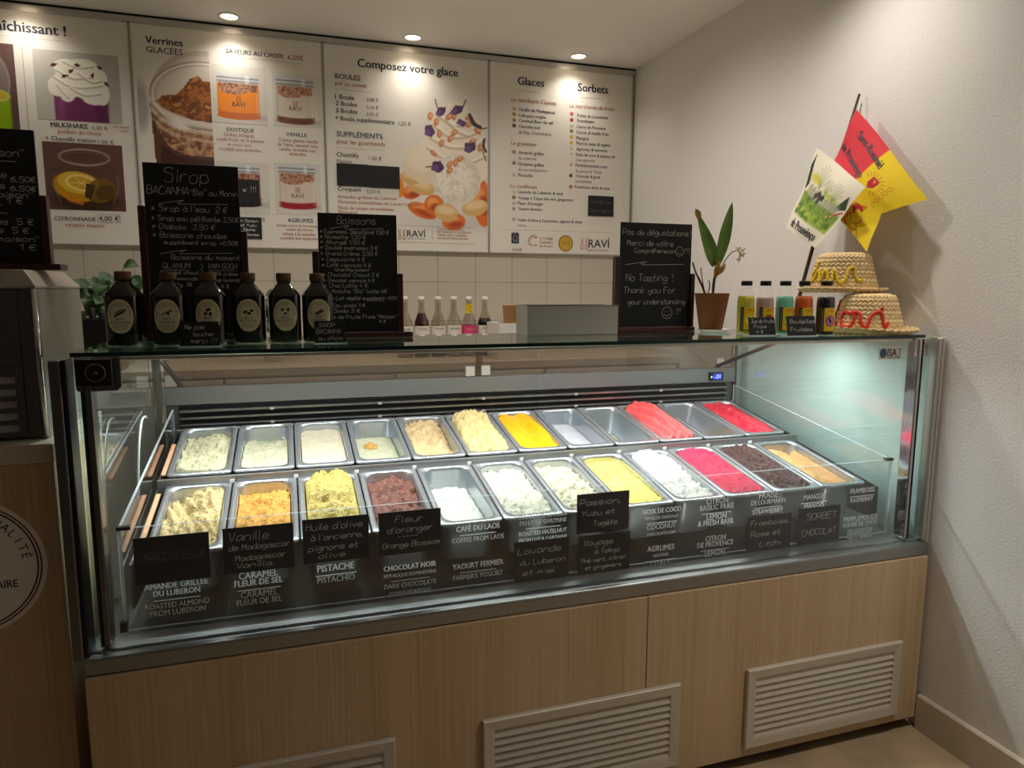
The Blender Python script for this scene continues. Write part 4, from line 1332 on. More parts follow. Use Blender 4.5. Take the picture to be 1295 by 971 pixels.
        for r, w, col in ((0, .007, (150, 138, 126)), (.012, .004, (240, 236, 228)), (.024, .006, (176, 164, 150))):
            c.ring(.30, .655, .236 - r, .155 - r * .6, w, col, al=.9)
        for zz, w, col in ((.575, .018, (226, 216, 204)), (.553, .007, (140, 120, 104)), (.535, .016, (216, 200, 184)), (.515, .006, (120, 96, 80)), (.50, .008, (206, 190, 172))):
            c.curve([(.066, zz + .06), (.12, zz + .01), (.20, zz - .022), (.32, zz - .035)], w, col, .62)
        c.ell(.175, .535, .045, .018, (250, 244, 236), rot=-.35, al=.7, soft=4)
        P.append(('crumble_jar_photograph', c))
        for nm, r, jr in (('orange_jar_photograph', (.320, .556, .550, .806), (.430, .574, .176, .192, (244, 140, 20), (214, 104, 10))),
                          ('vanilla_jar_photograph', (.578, .560, .790, .796), (.676, .570, .166, .206, (214, 202, 182), (112, 66, 36))),
                          ('red_fruit_jar_photograph', (.322, .156, .546, .388), (.416, .186, .178, .186, (110, 24, 44), (70, 12, 26))),
                          ('citrus_jar_photograph', (.570, .160, .778, .394), (.672, .184, .164, .200, (216, 200, 184), (158, 34, 44)))):
            c = Canvas(*[r[0], r[1], r[2], r[3]], (214, 208, 198))
            jar(c, *jr)
            emblem(c, jr[0], jr[1] + .075, .03, (150, 70, 50))
            P.append((nm, c))
    if k == 3:
        c = Canvas(.345, .100, .7995, .785, BG, cell=.0035)
        c.ell(.64, .15, .22, .05, (188, 180, 172), al=.5, soft=14)
        for x, z, a, b, r in ((.41, .29, .05, .035, .4), (.46, .20, .075, .035, -.35), (.62, .150, .060, .042, .1), (.77, .25, .05, .12, .1), (.52, .23, .05, .05, 0)):
            c.ell(x, z, a, b, (222, 110, 40), r)
            c.ell(x - .008, z + .012, a * .6, b * .5, (242, 158, 84), r, soft=4)
            c.ell(x + .01, z - .012, a * .6, b * .4, (178, 74, 30), r, soft=4)
        c.ell(.35, .305, .02, .045, (232, 140, 40))
        for x, z, a, b, r in ((.455, .315, .07, .038, -.25), (.58, .195, .06, .045, -.1), (.73, .225, .07, .042, .2), (.40, .355, .05, .03, -.2)):
            c.ell(x, z, a, b, (216, 172, 108), r); c.ell(x, z + .012, a * .8, b * .5, (234, 204, 152), r, soft=4)
        c.ell(.49, .425, .125, .095, (228, 210, 178)); c.ell(.46, .45, .08, .06, (238, 224, 196), soft=8)
        cream = (240, 226, 204)
        for a in ((.66, .43, .14, .12), (.62, .51, .165, .10), (.70, .50, .10, .10), (.60, .57, .12, .09), (.67, .60, .11, .09), (.62, .65, .10, .075), (.64, .69, .06, .045)):
            c.ell(*a, cream)
        for pts in ([(.49, .50), (.58, .45), (.70, .44), (.79, .48)], [(.50, .55), (.60, .51), (.72, .52), (.78, .56)], [(.52, .61), (.60, .56), (.70, .57), (.765, .61)], [(.54, .66), (.62, .615), (.70, .63)], [(.60, .70), (.585, .645), (.64, .59), (.70, .57)]):
            c.curve(pts, .012, (198, 170, 138), .7); c.curve([(x + .004, z + .014) for x, z in pts], .012, (252, 244, 230), .7)
        c.ell(.637, .357, .125, .125, (224, 214, 196)); c.ell(.620, .375, .095, .095, (240, 232, 216), soft=10)
        n = c.noise(.012, 4); c.mix(c.emask(.637, .357, .12, .12) * np.clip((n - .52) * 3, 0, .35), (190, 176, 152))
        for x, z, r in ((.505, .655, 1.3), (.535, .63, 1.2), (.60, .66, .9), (.625, .665, 1.4), (.55, .575, 1.5), (.605, .555, 1.0), (.625, .585, .8), (.56, .53, 1.1), (.52, .48, -.7), (.60, .43, 1.0), (.63, .44, 1.3), (.70, .63, .8), (.745, .60, -.6), (.72, .55, .4), (.70, .66, .2), (.76, .52, 1.0), (.60, .40, .8), (.655, .46, .6)):
            c.ell(x, z, .020, .0125, (202, 124, 70), r); c.ell(x + .003, z + .004, .011, .005, (238, 176, 122), r)
        for pts in ([(.53, .665), (.545, .70), (.585, .705), (.580, .675), (.555, .655)], [(.60, .675), (.63, .715), (.675, .715), (.665, .685), (.635, .67)], [(.475, .565), (.48, .61), (.51, .615), (.53, .58), (.51, .555)], [(.505, .40), (.515, .44), (.555, .445), (.575, .41), (.545, .385)],
                    [(.675, .50), (.68, .54), (.735, .545), (.735, .51), (.70, .49)], [(.635, .63), (.65, .655), (.69, .64), (.675, .615)]):
            c.poly(pts, (70, 34, 84)); c.poly([(x * .6 + pts[0][0] * .4, z * .6 + pts[0][1] * .4) for x, z in pts], (106, 58, 122))
        for pts in ([(.54, .70), (.53, .735)], [(.67, .71), (.685, .745)], [(.70, .68), (.72, .63), (.77, .615), (.795, .62)], [(.785, .57), (.775, .53), (.79, .50)], [(.77, .51), (.79, .46)], [(.51, .415), (.48, .412)]):
            c.curve(pts, .005, (44, 24, 40))
        c.curve([(.705, .675), (.73, .635), (.76, .62)], .018, (44, 24, 44)); c.curve([(.78, .56), (.777, .53), (.788, .505)], .012, (44, 24, 44))
        P.append(('sundae_photograph', c))
        c = Canvas(.326, .050, .385, .118, BG, cell=.002)
        emblem(c, .355, .056, .055, (150, 78, 64))
        P.append(('shop_emblem', c))
    if k == 4:
        c = Canvas(.122, .165, .146, .735, BG, cell=.0025)
        for z, col in ((.725, (196, 160, 120)), (.698, (168, 128, 78)), (.669, (150, 118, 90)), (.642, (84, 50, 44)), (.512, (156, 122, 110)), (.457, (140, 112, 104)), (.398, (190, 186, 140)), (.312, (196, 190, 180)), (.285, (130, 122, 50)), (.255, (184, 180, 166)), (.227, (160, 156, 146)), (.175, (170, 166, 150))):
            c.ell(.134, z, .0095, .0095, col); c.ell(.132, z + .003, .004, .004, tuple(min(255, v + 30) for v in col), al=.7)
        P.append(('flavour_dots', c))
        c = Canvas(.438, .342, .464, .735, BG, cell=.0025)
        for z, col in ((.723, (196, 70, 84)), (.693, (170, 22, 54)), (.661, (196, 180, 140)), (.637, (120, 110, 60)), (.607, (206, 150, 40)), (.579, (210, 160, 76)), (.549, (204, 190, 140)), (.523, (206, 186, 146)), (.467, (216, 160, 120)), (.410, (96, 50, 50)), (.353, (190, 96, 104))):
            c.ell(.451, z, .0095, .0095, col); c.ell(.449, z + .003, .004, .004, tuple(min(255, v + 30) for v in col), al=.7)
        P.append(('flavour_dots', c))
        c = Canvas(.098, .040, .275, .118, BG, cell=.0022)
        c.poly([(.122, .050), (.122, .104), (.131, .104), (.131, .110), (.137, .110), (.137, .104), (.148, .104), (.148, .110), (.154, .110), (.154, .104), (.163, .104), (.163, .050)], (44, 42, 66))
        c.ring(.1425, .078, .013, .016, .003, (150, 150, 170)); c.curve([(.132, .060), (.1425, .066), (.154, .060)], .003, (150, 150, 170))
        for a in range(11):
            t0 = math.radians(50 + a * 26)
            c.ell(.243 + .023 * math.cos(t0), .064 + .026 * math.sin(t0), .0062, .0032, (158, 70, 84), rot=t0)
            c.ell(.243 + .030 * math.cos(t0), .064 + .033 * math.sin(t0), .0025, .0022, (158, 70, 84))
        P.append(('guild_emblems', c))
        c = Canvas(.378, .012, .476, .104, BG, cell=.0022)
        c.ell(.427, .057, .042, .043, (150, 120, 40)); c.ell(.427, .057, .038, .039, (60, 54, 50)); c.ell(.427, .057, .036, .037, (206, 166, 44)); c.ring(.427, .057, .026, .027, .002, (160, 122, 30))
        for zz in (.066, .058, .050):
            c.rect(.405, zz, .449, zz + .004, (150, 112, 26), al=.7)
        P.append(('gold_medal', c))
        c = Canvas(.508, .018, .566, .100, BG, cell=.0022)
        emblem(c, .535, .026, .066, (184, 120, 112))
        P.append(('shop_emblem', c))
    for i, (nm, c) in enumerate(P):
        c.obj(nm, y - .00008 * i, t)


for k in (1, 2, 3, 4):
    t = thing('menu_board', MENU_LABEL[k], 'menu board', (MENU_X[k], MB_Y, MB_Z), group='menu boards along the back wall')
    MB().box(0.002, 0, 0, MB_W - 0.002, 0.022, MB_H).build('panel', M['board'], t, 0.001)
    fr = MB()
    for a in ((0.0015, 0, 0.0075, MB_H), (MB_W - 0.0075, 0, MB_W - 0.0015, MB_H), (0.0015, MB_H - 0.006, MB_W - 0.0015, MB_H), (0.0015, 0, MB_W - 0.0015, 0.004)):
        fr.box(a[0], -0.0022, a[1], a[2], -0.0002, a[3])
    fr.build('edge_frame', M['boardframe'], t)
    photo_parts(k, t, -0.0006)
    for key, nm, mt, bold in (('b', 'heading_lettering', 'ink', .026), ('n', 'item_lettering', 'ink', .010), ('r', 'red_lettering', 'inkred', .006), ('g', 'price_lettering', 'inkgrey', 0.004)):
        for c, tx, x, z, w in MENU_TEXT[k]:
            if c == key:
                mb = MB()
                put_type(mb, tx, x, z, width=w, y=-0.0013, bold=bold)
                mb.build(nm, M[mt], t)
        if key == 'n' and k == 2:
            for x, z in ((.430, .630), (.676, .630), (.672, .236)):
                mb = MB()
                put_type(mb, 'RAVÍ', x, z, width=.055, y=-0.0013, center=True)
                mb.build(nm, M[mt], t)
    def dots(x0, x1, z, step=.006):
        n = int((x1 - x0) / step)
        ru = MB()
        for i in range(n):
            ru.box(x0 + i * step, -0.0012, z, x0 + i * step + .003, -0.0009, z + .0016)
        ru.build('dotted_rule', M['inkgrey'], t)

    def rule(x0, z0, x1, z1):
        MB().box(x0, -0.0012, z0, x1, -0.0009, z1).build('thin_rule', M['inkgrey'], t)

    if k == 1:
        dots(.10, .57, .838)
        rule(.402, .44, .4035, .808)
        MB().box(.634, -.0012, .097, .722, -.0009, .0985).box(.634, -.0012, .131, .722, -.0009, .1325).box(.634, -.0012, .097, .6355, -.0009, .1325).box(.7205, -.0012, .097, .722, -.0009, .1325).build('price_box', M['inkgrey'], t)
    if k == 2:
        dots(.387, .716, .842)
    if k == 3:
        dots(.053, .215, .7425); dots(.05, .284, .4775)
        for z in (.124, .042):
            rule(.322, z, .727, z + .0012)
        rule(.508, .055, .5092, .118)
    if k == 4:
        dots(.091, .702, .119); dots(.157, .278, .8135); dots(.502, .638, .8095)

# small slates stuck on the boards: board, x, z, w, h, chalk lines, name, label
for k, x, z, w, h, lines, lab in (
    (2, .345, .192, .155, .117, [('w !!!', .085, .062, .055, .026)], 'black slate covering the red fruit jar photograph on the jars menu board'),
    (2, .350, .042, .155, .098, [('en Saison', .055, .076, .085, .012), ('et Yuzu', .062, .056, .070, .012), ('Pêche', .075, .036, .050, .011), ('Framboise', .050, .014, .090, .011)], 'black slate with chalk writing at the foot of the jars menu board'),
    (3, .049, .302, .150, .104, [], 'plain black slate stuck under Chantilly, nearer to the jars board'),
    (3, .199, .300, .150, .104, [], 'plain black slate stuck under Chantilly, nearer to the sundae photograph'),
    (4, .552, .206, .150, .106, [('Sorbet au', .012, .066, .120, .018), ('Sarrasin', .012, .020, .122, .018)], 'black slate stuck on the sorbets column of the menu board'),
):
    t = thing('menu_slate', lab, 'slate card', (MENU_X[k] + x, MB_Y - 0.0060, MB_Z + z), group='slates stuck on the menu boards')
    MB().box(0, 0, 0, w, 0.003, h).build('card', M['slate'], t, 0.0006)
    mb = MB()
    for tx, a, b, ww, cap in lines:
        hand(mb, tx, a, b, ww, cap, 0.0018, -0.0004)
    if mb.v:
        mb.build('lettering', M['chalk'] if k == 2 else dimchalk, t)


# ------------------------------------------------------------------ table chalkboards in their mahogany stands
def zig(mb, x0, x1, z, h=.010):
    ribbon(mb, smooth_path([(x0, z - h * .4), (x0 + (x1 - x0) * .36, z + h * .6), (x0 + (x1 - x0) * .28, z - h * .3), (x1, z)], 3), .0012, -0.0036)


def chalkboard(label, loc, w, h, lines, lpost, rpost, b0, b1, zigs=(), rules=(), smileys=(), waves=()):
    t = thing('table_chalkboard', label, 'chalkboard', loc, group='chalkboards in mahogany stands')
    sl = MB().box(0, -0.003, 0.014, w, 0.003, 0.014 + h).build('slate', M['slate'], t, 0.001)
    mb = MB()
    for tx, x, dz, ww, cap in lines:
        hand(mb, tx, x, 0.014 + h - dz, ww, cap, 0.0012, -0.0034)
    for x0, x1, dz in zigs:
        zig(mb, x0, x1, 0.014 + h - dz)
    for x0, x1, dz in rules:
        ribbon(mb, [(x0, .014 + h - dz), ((x0 + x1) / 2, .014 + h - dz + .0006), (x1, .014 + h - dz)], .0011, -0.0036)
    for x, dz, r in smileys:
        zc = .014 + h - dz
        ribbon(mb, [(x + r * math.cos(a * .35), zc + r * math.sin(a * .35)) for a in range(19)], .0012, -0.0036)
        ribbon(mb, [(x + r * .55 * math.cos(a), zc + r * .55 * math.sin(a)) for a in (3.5, 4.1, 4.7, 5.3, 5.9)], .0012, -0.0036)
        for s in (-.3, .3):
            ribbon(mb, [(x + s * r, zc + r * .15), (x + s * r, zc + r * .4)], .0012, -0.0036)
    for x, d0, d1 in waves:
        n = 9
        ribbon(mb, smooth_path([(x + (.003 if i % 2 else -.003), .014 + h - d0 - (d1 - d0) * i / n) for i in range(n + 1)], 3), .0011, -0.0036)
    mb.build('chalk_lettering', M['chalk'], sl)
    MB().box(b0, -0.028, 0.0004, b1, 0.026, 0.0135).build('stand_base', M['mahog'], t, 0.0015)
    MB().box(-0.016, -0.008, 0.0138, -0.0005, 0.016, lpost).build('stand_post', M['mahog'], t, 0.0015)
    MB().box(w + 0.0005, -0.008, 0.0138, w + 0.014, 0.016, rpost).build('stand_post', M['mahog'], t, 0.0015)
    return t


ZT = 1.2218
EU = '\u20ac'
chalkboard('tall chalkboard headed Sirop standing behind the row of dark syrup bottles', (0.108, 0.365, ZT), 0.211, 0.409, [
    ('Sirop', .045, .044, .098, .034), ('BACANHA', .006, .072, .092, .018), ('"Bio" ou Monin', .102, .072, .106, .014),
    ('* Sirop à l\'eau  2 ' + EU, .012, .112, .170, .014), ('* Sirop eau pétillante 3,50' + EU, .012, .134, .196, .012), ('* Diabolo  3,50 ' + EU, .012, .154, .140, .012),
    ('* Boissons chaudes', .012, .174, .166, .013), ('supplément sirop +0,50' + EU, .036, .190, .168, .010), ('Boissons du moment', .050, .226, .155, .012),
    ('GLANUM', .030, .247, .062, .012), ('VAN GOGH', .132, .247, .066, .012), ('Chocolat chaud', .024, .262, .084, .009), ('Café crème', .136, .264, .062, .009),
    ('Sirop amande', .024, .276, .082, .009), ('Sirop lavande', .136, .279, .068, .009), ('Chantilly  5' + EU, .024, .291, .070, .009), ('4 ' + EU, .160, .295, .018, .010)],
    .322, .268, -.03, .245, zigs=((.030, .185, .091), (.026, .190, .209)), rules=((.034, .090, .252), (.132, .198, .252)), waves=((.118, .236, .300),))
chalkboard('chalkboard headed Boissons with a long price list, beside the last syrup bottle', (0.504, 0.360, ZT), 0.201, 0.306, [
    ('Boissons', .048, .026, .098, .019), ('* Expresso, Décaféiné 1,50 ' + EU, .004, .051, .176, .010), ('* Noisette 1,50 ' + EU, .004, .0645, .116, .010), ('* Allongé 1,50 ' + EU, .004, .078, .114, .010),
    ('* Double expresso 3 ' + EU, .004, .0915, .146, .010), ('* Grand Crème 3,50 ' + EU, .004, .1065, .146, .010), ('* Cappuccino 4 ' + EU, .006, .121, .110, .010), ('* Café viennois 4 ' + EU, .006, .136, .126, .010),
    ('(chantilly maison)', .038, .147, .088, .008), ('* Chocolat Chaud 3 ' + EU, .008, .161, .144, .010), ('* Chocolat viennois 4 ' + EU, .010, .175, .130, .009), ('* Chaï Latte 4 ' + EU, .010, .189, .112, .010),
    ('Matcha "Bio" latte 4' + EU, .030, .2035, .142, .010), ('* Lait végétal supplément +0,50', .030, .221, .168, .009), ('* Eau plate 1 ' + EU, .018, .240, .096, .009), ('* Soda 3 ' + EU, .018, .254, .082, .009),
    ('Jus de Fruits Frais "Maison"', .016, .270, .182, .009), ('4 ' + EU, .150, .282, .018, .008)],
    .222, .168, -.03, .236, zigs=((.030, .166, .036),), rules=((.120, .164, .224),))
chalkboard('chalkboard reading Pas de dégustations, No Tasting, beside the potted plant', (1.381, 0.400, ZT), 0.243, 0.314, [
    ('Pas de dégustations!', .006, .036, .232, .017), ('Merci de vôtre', .020, .068, .158, .016), ('Compréhension', .046, .089, .140, .013), ('!!!', .216, .089, .018, .016),
    ('No Tasting !', .020, .174, .160, .022), ('Thank you For', .012, .210, .178, .018), ('your understanding', .028, .244, .198, .016), ('!!!', .192, .275, .018, .018)],
    .226, .178, -.012, .250, zigs=((.016, .216, .122),), smileys=((.201, .083, .014), (.164, .271, .018)))
chalkboard('chalkboard on top of the steel machine, cut off by the left picture edge', (-0.321, 0.230, 1.3862), 0.250, 0.276, [
    ('La "maison"', .110, .056, .118, .016), ('Glace noisette', .060, .100, .134, .014), ('6,50' + EU, .202, .107, .044, .011), ('aux framboises', .050, .121, .140, .012), ('6,50' + EU, .200, .125, .046, .010),
    ('chantilly "maison"', .060, .139, .178, .012), ('1 ' + EU, .190, .152, .030, .012), ("'maison'", .110, .166, .070, .012), ('aux framboises', .050, .195, .140, .012), ('5 ' + EU, .206, .195, .030, .012),
    ('noisette', .100, .213, .080, .012), ('5 ' + EU, .196, .213, .030, .012), ('chantilly "maison"', .060, .230, .184, .012), ('1 ' + EU, .206, .248, .030, .012)],
    .22, .157, -.03, .286, rules=((.1, .215, .066), (.11, .19, .172)))

# ------------------------------------------------------------------ dark syrup bottles
SQ = 3.4


def sq_front(x, r, ex=SQ):
    a = min(abs(x) / r, 0.999)
    return -r * (1 - a ** ex) ** (1 / ex)


def syrup(label, loc, name2, icon, rz=0.0):
    t = thing('syrup_bottle', label, 'bottle', loc, (0, 0, rz), group='dark syrup bottles on the glass top')
    r = .0365
    MB().lathe([(.031, 0), (.035, .002), (r, .006), (r, .110), (.0350, .115), (.0185, .135), (.0165, .138), (.0150, .140), (.0150, .143), (.0170, .1445), (.0170, .147)], 40, ex=SQ).build('glass_body', M['syrup'], t)
    MB().lathe([(.0165, .1473), (.0172, .149), (.0172, .162), (.016, .164)], 20).build('cork', M['cork'], t)
    bump = r + .0006
    # label: a tall rounded oval wrapped over the front
    hw, zc, hh = .0260, .066, .037
    lb = MB()
    n = 36
    prof = []
    for i in range(n + 1):
        a = math.pi * i / n
        prof.append((hw * min(1, (math.sin(a) ** 2) ** .42 * 1.0), zc - hh * math.cos(a)))
    rows = []
    for wv, z in prof:
        rows.append([(wv * s, sq_front(wv * s, bump), z) for s in np.linspace(-1, 1, 13)])
    lb.loft(rows, closed=False)
    lab = lb.build('paper_label', M['label'], t)
    ik = MB()

    def fn(x, y, z):
        return (x, sq_front(x, bump + .0004), z)
    for dz in (.0, .0026):
        pts = []
        for i in range(25):
            a = math.radians(-20 + 220 * i / 24)
            pts.append(((.0215 - dz) * math.cos(a), .073 + (.0245 - dz) * math.sin(a)))
        ribbon(ik, pts, .0006, 0, 0, fn)
    put_type(ik, 'SIROP', 0, .0875, size=.0055, center=True, fn=fn)
    put_type(ik, 'BRUT', 0, .0585, size=.0068, center=True, fn=fn)
    put_type(ik, name2, 0, .0505, width=min(.040, .0045 * len(name2)), center=True, fn=fn)
    for zz in (.0462, .0425, .0385):
        w2 = .016 if zz > .041 else .010
        ribbon(ik, [(-w2, zz), (0, zz), (w2, zz)], .0006, 0, 0, fn)
    for (a, b, c, d, w) in icon:
        ribbon(ik, smooth_path([(a, b + .011), ((a + c) / 2 + .001, (b + d) / 2 + .0122), (c, d + .011)], 4), w, 0, 0, fn)
    ik.build('label_print', M['ink'], lab)
    return t


cane = ((-.012, .054, .012, .070, .004), (-.006, .057, .010, .063, .002), (-.010, .060, .004, .071, .002))
flower = ((-.012, .058, .012, .066, .0022), (-.002, .064, .004, .058, .005), (.004, .066, .010, .069, .002))
nuts = ((-.008, .058, -.002, .062, .006), (.002, .057, .008, .060, .007), (-.004, .067, .006, .069, .006))
pist = ((-.011, .061, -.003, .063, .006), (-.002, .058, .006, .060, .006), (.004, .065, .011, .065, .005))
hazel = ((-.009, .066, -.004, .067, .007), (.004, .066, .009, .067, .007), (-.003, .058, .003, .058, .005))
stick = ((-.010, .056, .008, .068, .0035), (-.005, .055, .011, .065, .003))
for lab, x, y, n2, ic, rz in (
    ('dark syrup bottle with sugar cane label, first from the left end', .078, .222, 'SUCRE CANNE', cane, -.10),
    ('dark syrup bottle with vanilla flower label, behind the Ne pas toucher card', .170, .215, 'VANILLE', flower, -.05),
    ('dark syrup bottle with caramel label, right of the vanilla one', .252, .222, 'CARAMEL', nuts, -.02),
    ('dark syrup bottle with pistachio label', .336, .235, 'PISTACHE', pist, .0),
    ('dark syrup bottle with hazelnut label', .416, .235, 'NOISETTE', hazel, .03),
    ('dark syrup bottle with cinnamon stick label, behind the Sirop card', .492, .240, 'CANNELLE', stick, .05)):
    syrup(lab, (x, y, ZT), n2, ic, rz)


def desk_card(label, loc, w, h, lines, tilt=-.12, rz=0):
    t = thing('chalk_card', label, 'chalk card', loc, (0, 0, rz), group='small chalk cards on the glass top')
    y = .012
    MB().box(-.004, -.004, .0003, w + .004, .028, .0022).build('acrylic_foot', M['acryledge'], t, .0006)
    cd = MB().box(0, 0, 0, w, .0022, h).map(lambda a, b, c: (a, b + c * .20, c + .0024)).build('card', M['slate'], t, .0005)
    mb = MB()
    for tx, x, z, ww, cap in lines:
        hand(mb, tx, x, z, ww, cap, .0009, -.0004)
    mb.map(lambda a, b, c: (a, b + c * .20 - .0002, c + .0024)).build('lettering', M['chalk'], cd)


desk_card('chalk card reading Ne pas toucher merci in front of the syrup bottles', (.196, .140, ZT), .080, .052, [('Ne pas', .010, .036, .040, .010), ('toucher', .026, .021, .044, .009), ('merci !!!', .022, .006, .052, .010)])
desk_card('chalk card reading Sirop Bacanha at the end of the syrup bottles', (.480, .160, ZT), .070, .050, [('SIROP', .010, .036, .036, .009), ('BACANHA', .004, .021, .056, .010), ('au choix', .008, .006, .056, .009)])
desk_card('chalk card reading Jus de fruits Frais in front of the juice bottles', (1.652, .128, ZT), .088, .049, [('Jus de fruits', .008, .034, .076, .010), ('Frais', .016, .019, .042, .010), ('4 ' + EU, .024, .005, .022, .009)])
desk_card('chalk card reading Bouteilles Fruitées in front of the juice bottles', (1.740, .078, ZT), .096, .054, [('Bouteilles', .010, .034, .084, .011), ('Fruitées', .010, .012, .074, .011)])


# ------------------------------------------------------------------ small juice bottles
def juice(label, loc, liquid, ink, fill=.105, rz=0):
    t = thing('juice_bottle', label, 'bottle', loc, (0, 0, rz), group='small juice bottles on the glass top')
    r = .0255
    prof = [(.021, 0), (.0245, .002), (r, .006), (r, .092), (.0245, .100), (.0175, .122), (.0155, .128), (.0155, .136)]
    MB().lathe(prof, 32, ex=3.0, cap1=False).build('glass_body', M['glass'], t)
    lq = []
    for a, z in prof:
        if z < fill:
            lq.append((a - .0014, z + .0012))
    (r0, z0), (r1, z1) = [(p, q) for p, q in zip(prof, prof[1:]) if p[1] <= fill <= q[1]][0]
    k = (fill - z0) / (z1 - z0)
    lq.append((r0 + (r1 - r0) * k - .0014, fill))
    MB().lathe(lq, 32, ex=3.0).build('juice', mat('juice', liquid, .2, coat=.3), t)
    MB().lathe([(.0155, .1363), (.0172, .1372), (.0172, .1485), (.0160, .150)], 28).build('cap', M['black'], t)
    c = Canvas(-.0235, .010, .0235, .076, (226, 186, 24), cell=.0011)
    c.rect(-.0235, .010, -.0150, .076, (16, 15, 16))
    for i in range(9):
        c.rect(-.0212, .014 + i * .0066, -.0172, .018 + i * .0066, (190, 186, 170), al=.7)
    c.ell(.004, .040, .0150, .0155, ink, soft=3); c.ell(.004, .040, .010, .0105, tuple(min(255, v + 45) for v in ink), soft=3)
    c.ell(.004, .040, .0035, .006, (20, 14, 18), rot=.5); c.ell(.001, .046, .003, .0035, (20, 14, 18))
    c.ell(.006, .068, .008, .004, (214, 140, 30), soft=4); c.rect(-.015, .010, .0235, .0125, (30, 24, 14))
    c.obj('wrap_label', 0, t, fn=lambda x, y, z: (x, sq_front(x, .0262, 3.0), z))
    return t


for lab, x, y, liq, ink, fl in (
    ('small juice bottle with lemon yellow drink, first from the potted plant', 1.704, .222, (206, 194, 60), (226, 206, 60), .108),
    ('small juice bottle with a pale pinkish drink and red label fruit, second from the plant', 1.753, .200, (196, 160, 150), (170, 40, 70), .104),
    ('small juice bottle with mint green drink', 1.803, .176, (122, 196, 164), (170, 196, 60), .108),
    ('small juice bottle with orange red drink', 1.845, .146, (214, 92, 30), (214, 110, 150), .108),
    ('small juice bottle with almost black drink, nearest to the straw hats', 1.889, .108, (26, 24, 34), (150, 84, 140), .106)):
    juice(lab, (x, y, ZT), liq, ink, fl, -.25).scale = (.92, .92, 1.03)


# ------------------------------------------------------------------ straw hats with yarn lettering
def hat_r(z, prof):
    for (r0, z0), (r1, z1) in zip(prof, prof[1:]):
        if z0 <= z <= z1:
            return r0 + (r1 - r0) * (z - z0) / (z1 - z0)
    return prof[-1][0]


def hat(label, loc, rot, crown, brim, yarn, letters, dots, face):
    t = thing('straw_hat', label, 'hat', loc, rot, group='straw hats stacked on the glass top')

    def weave(poly, row, n=168):
        pts = [poly[0]]
        for (a, b), (c, d) in zip(poly, poly[1:]):
            m = max(1, int(math.hypot(c - a, d - b) / .0017))
            for i in range(1, m + 1):
                pts.append((a + (c - a) * i / m, b + (d - b) * i / m))
        rings = []
        s = 0.0
        for k, (r, z) in enumerate(pts):
            if k:
                s += math.hypot(r - pts[k - 1][0], z - pts[k - 1][1])
            a, b = pts[max(k - 1, 0)], pts[min(k + 1, len(pts) - 1)]
            dx, dz = b[0] - a[0], b[1] - a[1]
            L = math.hypot(dx, dz) or 1
            nx, nz = dz / L, -dx / L
            q = s / row
            ri = int(q)
            ring = []
            for i in range(n):
                th = 2 * math.pi * i / n
                dsp = .0024 * abs(math.sin(math.pi * q)) + .0020 * math.sin(36 * th + (1 if ri % 2 else -1) * (q - ri) * 4.2)
                rr = max(r + nx * dsp, .0006)
                ring.append((rr * math.cos(th), rr * math.sin(th), z + nz * dsp))
            rings.append(ring)
        return rings
    MB().loft(weave(crown, .0128), cap1=True).build('crown', M['straw'], t)
    rs = weave(brim, .0128)

    def wav(p):
        th = math.atan2(p[1], p[0]); r = math.hypot(p[0], p[1])
        k = max(0, (r - crown[0][0]) / .04)
        return (p[0], p[1], p[2] + k * k * .004 * (1 + math.sin(2 * th + 1.1)))
    MB().loft([[wav(p) for p in r] for r in rs]).build('brim', M['straw'], t)
    mb = MB()

    def at(s, z, off=.004):
        r = hat_r(z, crown) + off
        a = face + s / r
        return (r * math.cos(a), r * math.sin(a), z)
    for path in letters:
        p = [at(s, z) for s, z in smooth_path(path, 7)]
        rad = [.0044 + .0012 * math.sin(i * 2.1) for i in range(len(p))]
        mb.tube(p, rad, 7)
    for s, z in dots:
        c = at(s, z)
        mb.lathe([(.0005, -.005), (.004, -.003), (.005, 0), (.004, .003), (.0005, .005)], 10, 0, 0)
        k = 50
        for i in range(len(mb.v) - k, len(mb.v)):
            v = mb.v[i]
            mb.v[i] = (v[0] + c[0], v[1] + c[1], v[2] + c[2])
    mb.build('yarn_lettering', yarn, t)
    return t


crown = [(.0985, .004), (.095, .016), (.088, .042), (.0785, .078), (.072, .100), (.066, .109), (.050, .1125), (.02, .1133), (.001, .1135)]
brim = [(.0980, .0040), (.103, .0022), (.118, .0030), (.130, .0060), (.1345, .0085), (.1348, .0110), (.130, .0090), (.118, .0060), (.104, .0052)]
face = math.radians(-135)
K = .000333


def pth(pts, cx, cy, dz=.006):
    return [((x - cx) * K, (cy - y) * K + dz) for x, y in pts]


red = [pth([(490, 652), (430, 640), (397, 690), (408, 750), (455, 770), (510, 752), (530, 700), (520, 655), (490, 648), (545, 640), (575, 655), (598, 740), (640, 762), (662, 690), (695, 645), (745, 638), (764, 690), (770, 740), (792, 762), (815, 725)], 647, 806),
       pth([(270, 770), (225, 650), (220, 560), (262, 550), (285, 630), (235, 668), (300, 755), (340, 740)], 647, 806)]
hat('straw hat with red yarn lettering standing on the glass top beside the wall', (2.106, .168, ZT + .0022), (0, 0, 0), crown, brim, M['yarnred'], red, [((757 - 647) * K, (806 - 603) * K + .006)], face)
yel = [pth([(105, 360), (140, 330), (160, 272), (185, 265), (196, 330), (202, 362), (235, 300), (256, 262), (278, 282), (290, 340), (326, 362), (331, 275), (350, 268), (370, 340), (402, 382), (438, 340), (456, 272), (480, 242), (508, 248), (522, 320), (552, 360), (590, 350)], 403, 446),
       pth([(85, 380), (100, 300), (150, 240), (165, 200), (180, 180)], 403, 446)]
crown2 = [(r * 1.06, z * 1.06) for r, z in crown]
